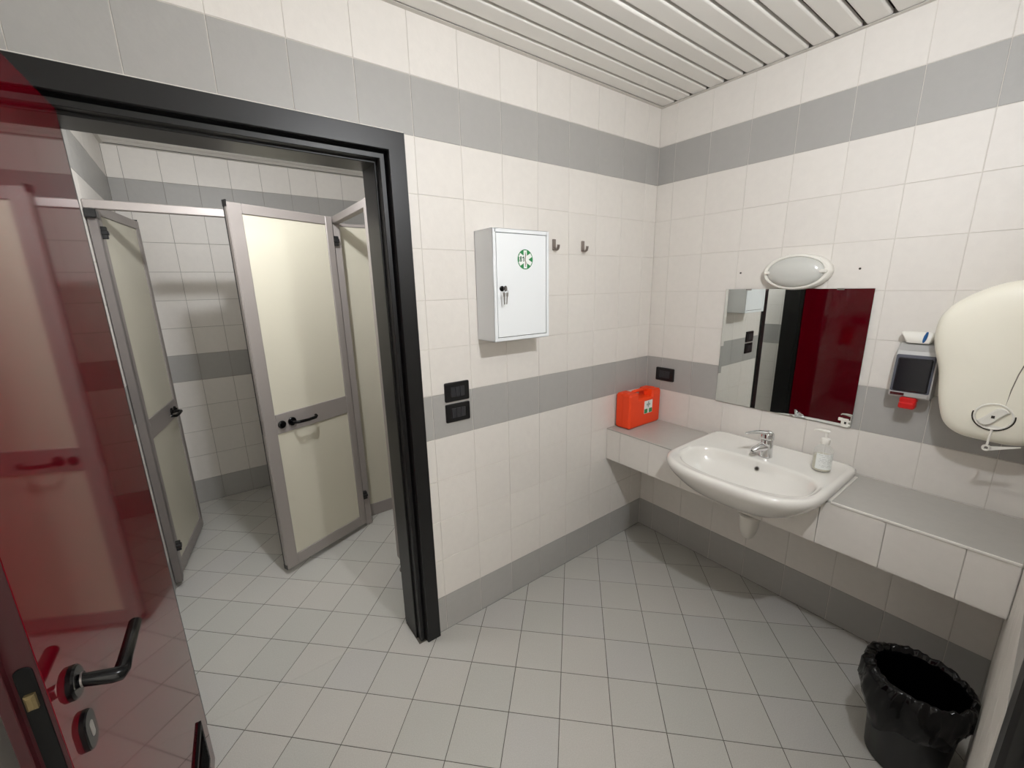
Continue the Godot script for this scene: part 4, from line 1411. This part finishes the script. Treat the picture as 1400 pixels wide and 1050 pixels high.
	for half in [1.0, -1.0]:
		for k in 21:
			var a: float = lerpf(-1.0, 1.0, k / 20.0) * half
			var p := Vector2(a * 0.0385, 0.014 * sin(a * 2.1) + half * (0.004 + 0.014 * (1.0 - a * a)))
			grip.append(p.rotated(0.30).limit_length(0.0388))
	grip.reverse()
	prism(st, PackedVector2Array(grip), 0.006, 0.021, 0.003, Transform3D(Basis(), kc))
	put("knob_grip", st, M.white_plastic, knob)
	st = new_st()
	cbox(st, kc + Vector3(0.0, 0.0, 0.0213), Vector3(0.008, 0.009, 0.001), 0.0)
	put("key_hole", st, M.hole, knob)
	# plastic key that hangs below the knob
	st = new_st()
	var k0 := kc + Vector3(0.004, -0.044, 0.012)
	var k1 := kc + Vector3(0.002, -0.100, 0.018)
	tube(st, [k0, k1], [0.0032, 0.0032], 8)
	lathe(st, [Vector2(0.005, -0.002), Vector2(0.011, -0.002), Vector2(0.011, 0.002), Vector2(0.005, 0.002), Vector2(0.005, -0.002)], 20, Transform3D(fz, k1 + Vector3(0, -0.008, 0)))
	prism(st, PackedVector2Array([Vector2(0.008, -0.016), Vector2(0.072, 0.012), Vector2(0.072, 0.015), Vector2(0.008, -0.001)]), -0.002, 0.002, 0.0, Transform3D(Basis(), k1))
	put("hanging_key", st, M.white_plastic, d)

func bin() -> void:
	var c := Vector3(-0.512, 0, 1.485)
	var b := thing("waste_bin", "round black waste bin under the right end of the counter", "bin", c)
	var st := new_st()
	lathe(st, [Vector2(0.0, 0.001), Vector2(0.096, 0.001), Vector2(0.100, 0.006), Vector2(0.120, 0.335), Vector2(0.124, 0.339), Vector2(0.122, 0.343), Vector2(0.117, 0.339), Vector2(0.097, 0.010), Vector2(0.0, 0.010)], 48)
	put("bin_shell", st, M.black_plastic, b)
	var bag := thing("bin_bag", "shiny black plastic bag lining the bin and folded over its rim", "bag", c)
	st = new_st()
	var ns := FastNoiseLite.new()
	ns.seed = 21
	ns.frequency = 1.0
	ns.fractal_octaves = 2
	var rings := []
	var prof := [[0.020, 0.040, 0.001], [0.080, 0.044, 0.002], [0.088, 0.10, 0.003], [0.096, 0.18, 0.0035], [0.104, 0.26, 0.0035], [0.109, 0.325, 0.003], [0.115, 0.350, 0.003], [0.123, 0.354, 0.005], [0.132, 0.347, 0.006], [0.139, 0.328, 0.008], [0.143, 0.300, 0.010], [0.142, 0.268, 0.010], [0.137, 0.238, 0.009], [0.130, 0.215, 0.006], [0.1260, 0.203, 0.003]]
	var seg := 160
	for i in prof.size():
		var ring := PackedVector3Array()
		for j in seg:
			var a := TAU * j / seg
			var q: Array = prof[i]
			var amp: float = q[2]
			var wr := 1.1 * ns.get_noise_3d(cos(a) * 2.6, sin(a) * 2.6, q[1] * 11.0) + 0.4 * ns.get_noise_3d(cos(a + q[1] * 3.0) * 7.0, sin(a + q[1] * 3.0) * 7.0, 5.0 + q[1] * 8.0)
			var sag := 0.42 * sin(2.0 * a + 0.7) + 0.26 * sin(5.0 * a + 1.9) + 0.12 * sin(9.0 * a)
			var r: float = q[0] + amp * wr * 1.3
			var y: float = q[1]
			if i >= 8:
				y = 0.352 - (0.352 - y) * (1.0 + 0.38 * sag)
				r += 0.012 * sag * smoothstep(7.0, 11.0, float(i)) + 0.010 * smoothstep(0.2, 1.0, -sin(a)) 
			if i >= 6 and i < 9:
				y += 0.008 * ns.get_noise_2d(cos(a) * 4.0, sin(a) * 4.0 + 3.0)
			var p := Vector3(r * cos(a), y, r * sin(a))
			p.z = minf(p.z, END_Z - c.z - 0.004)
			ring.append(p)
		rings.append(ring)
	loft(st, rings, true, false)
	put("liner", st, M.bag, bag)
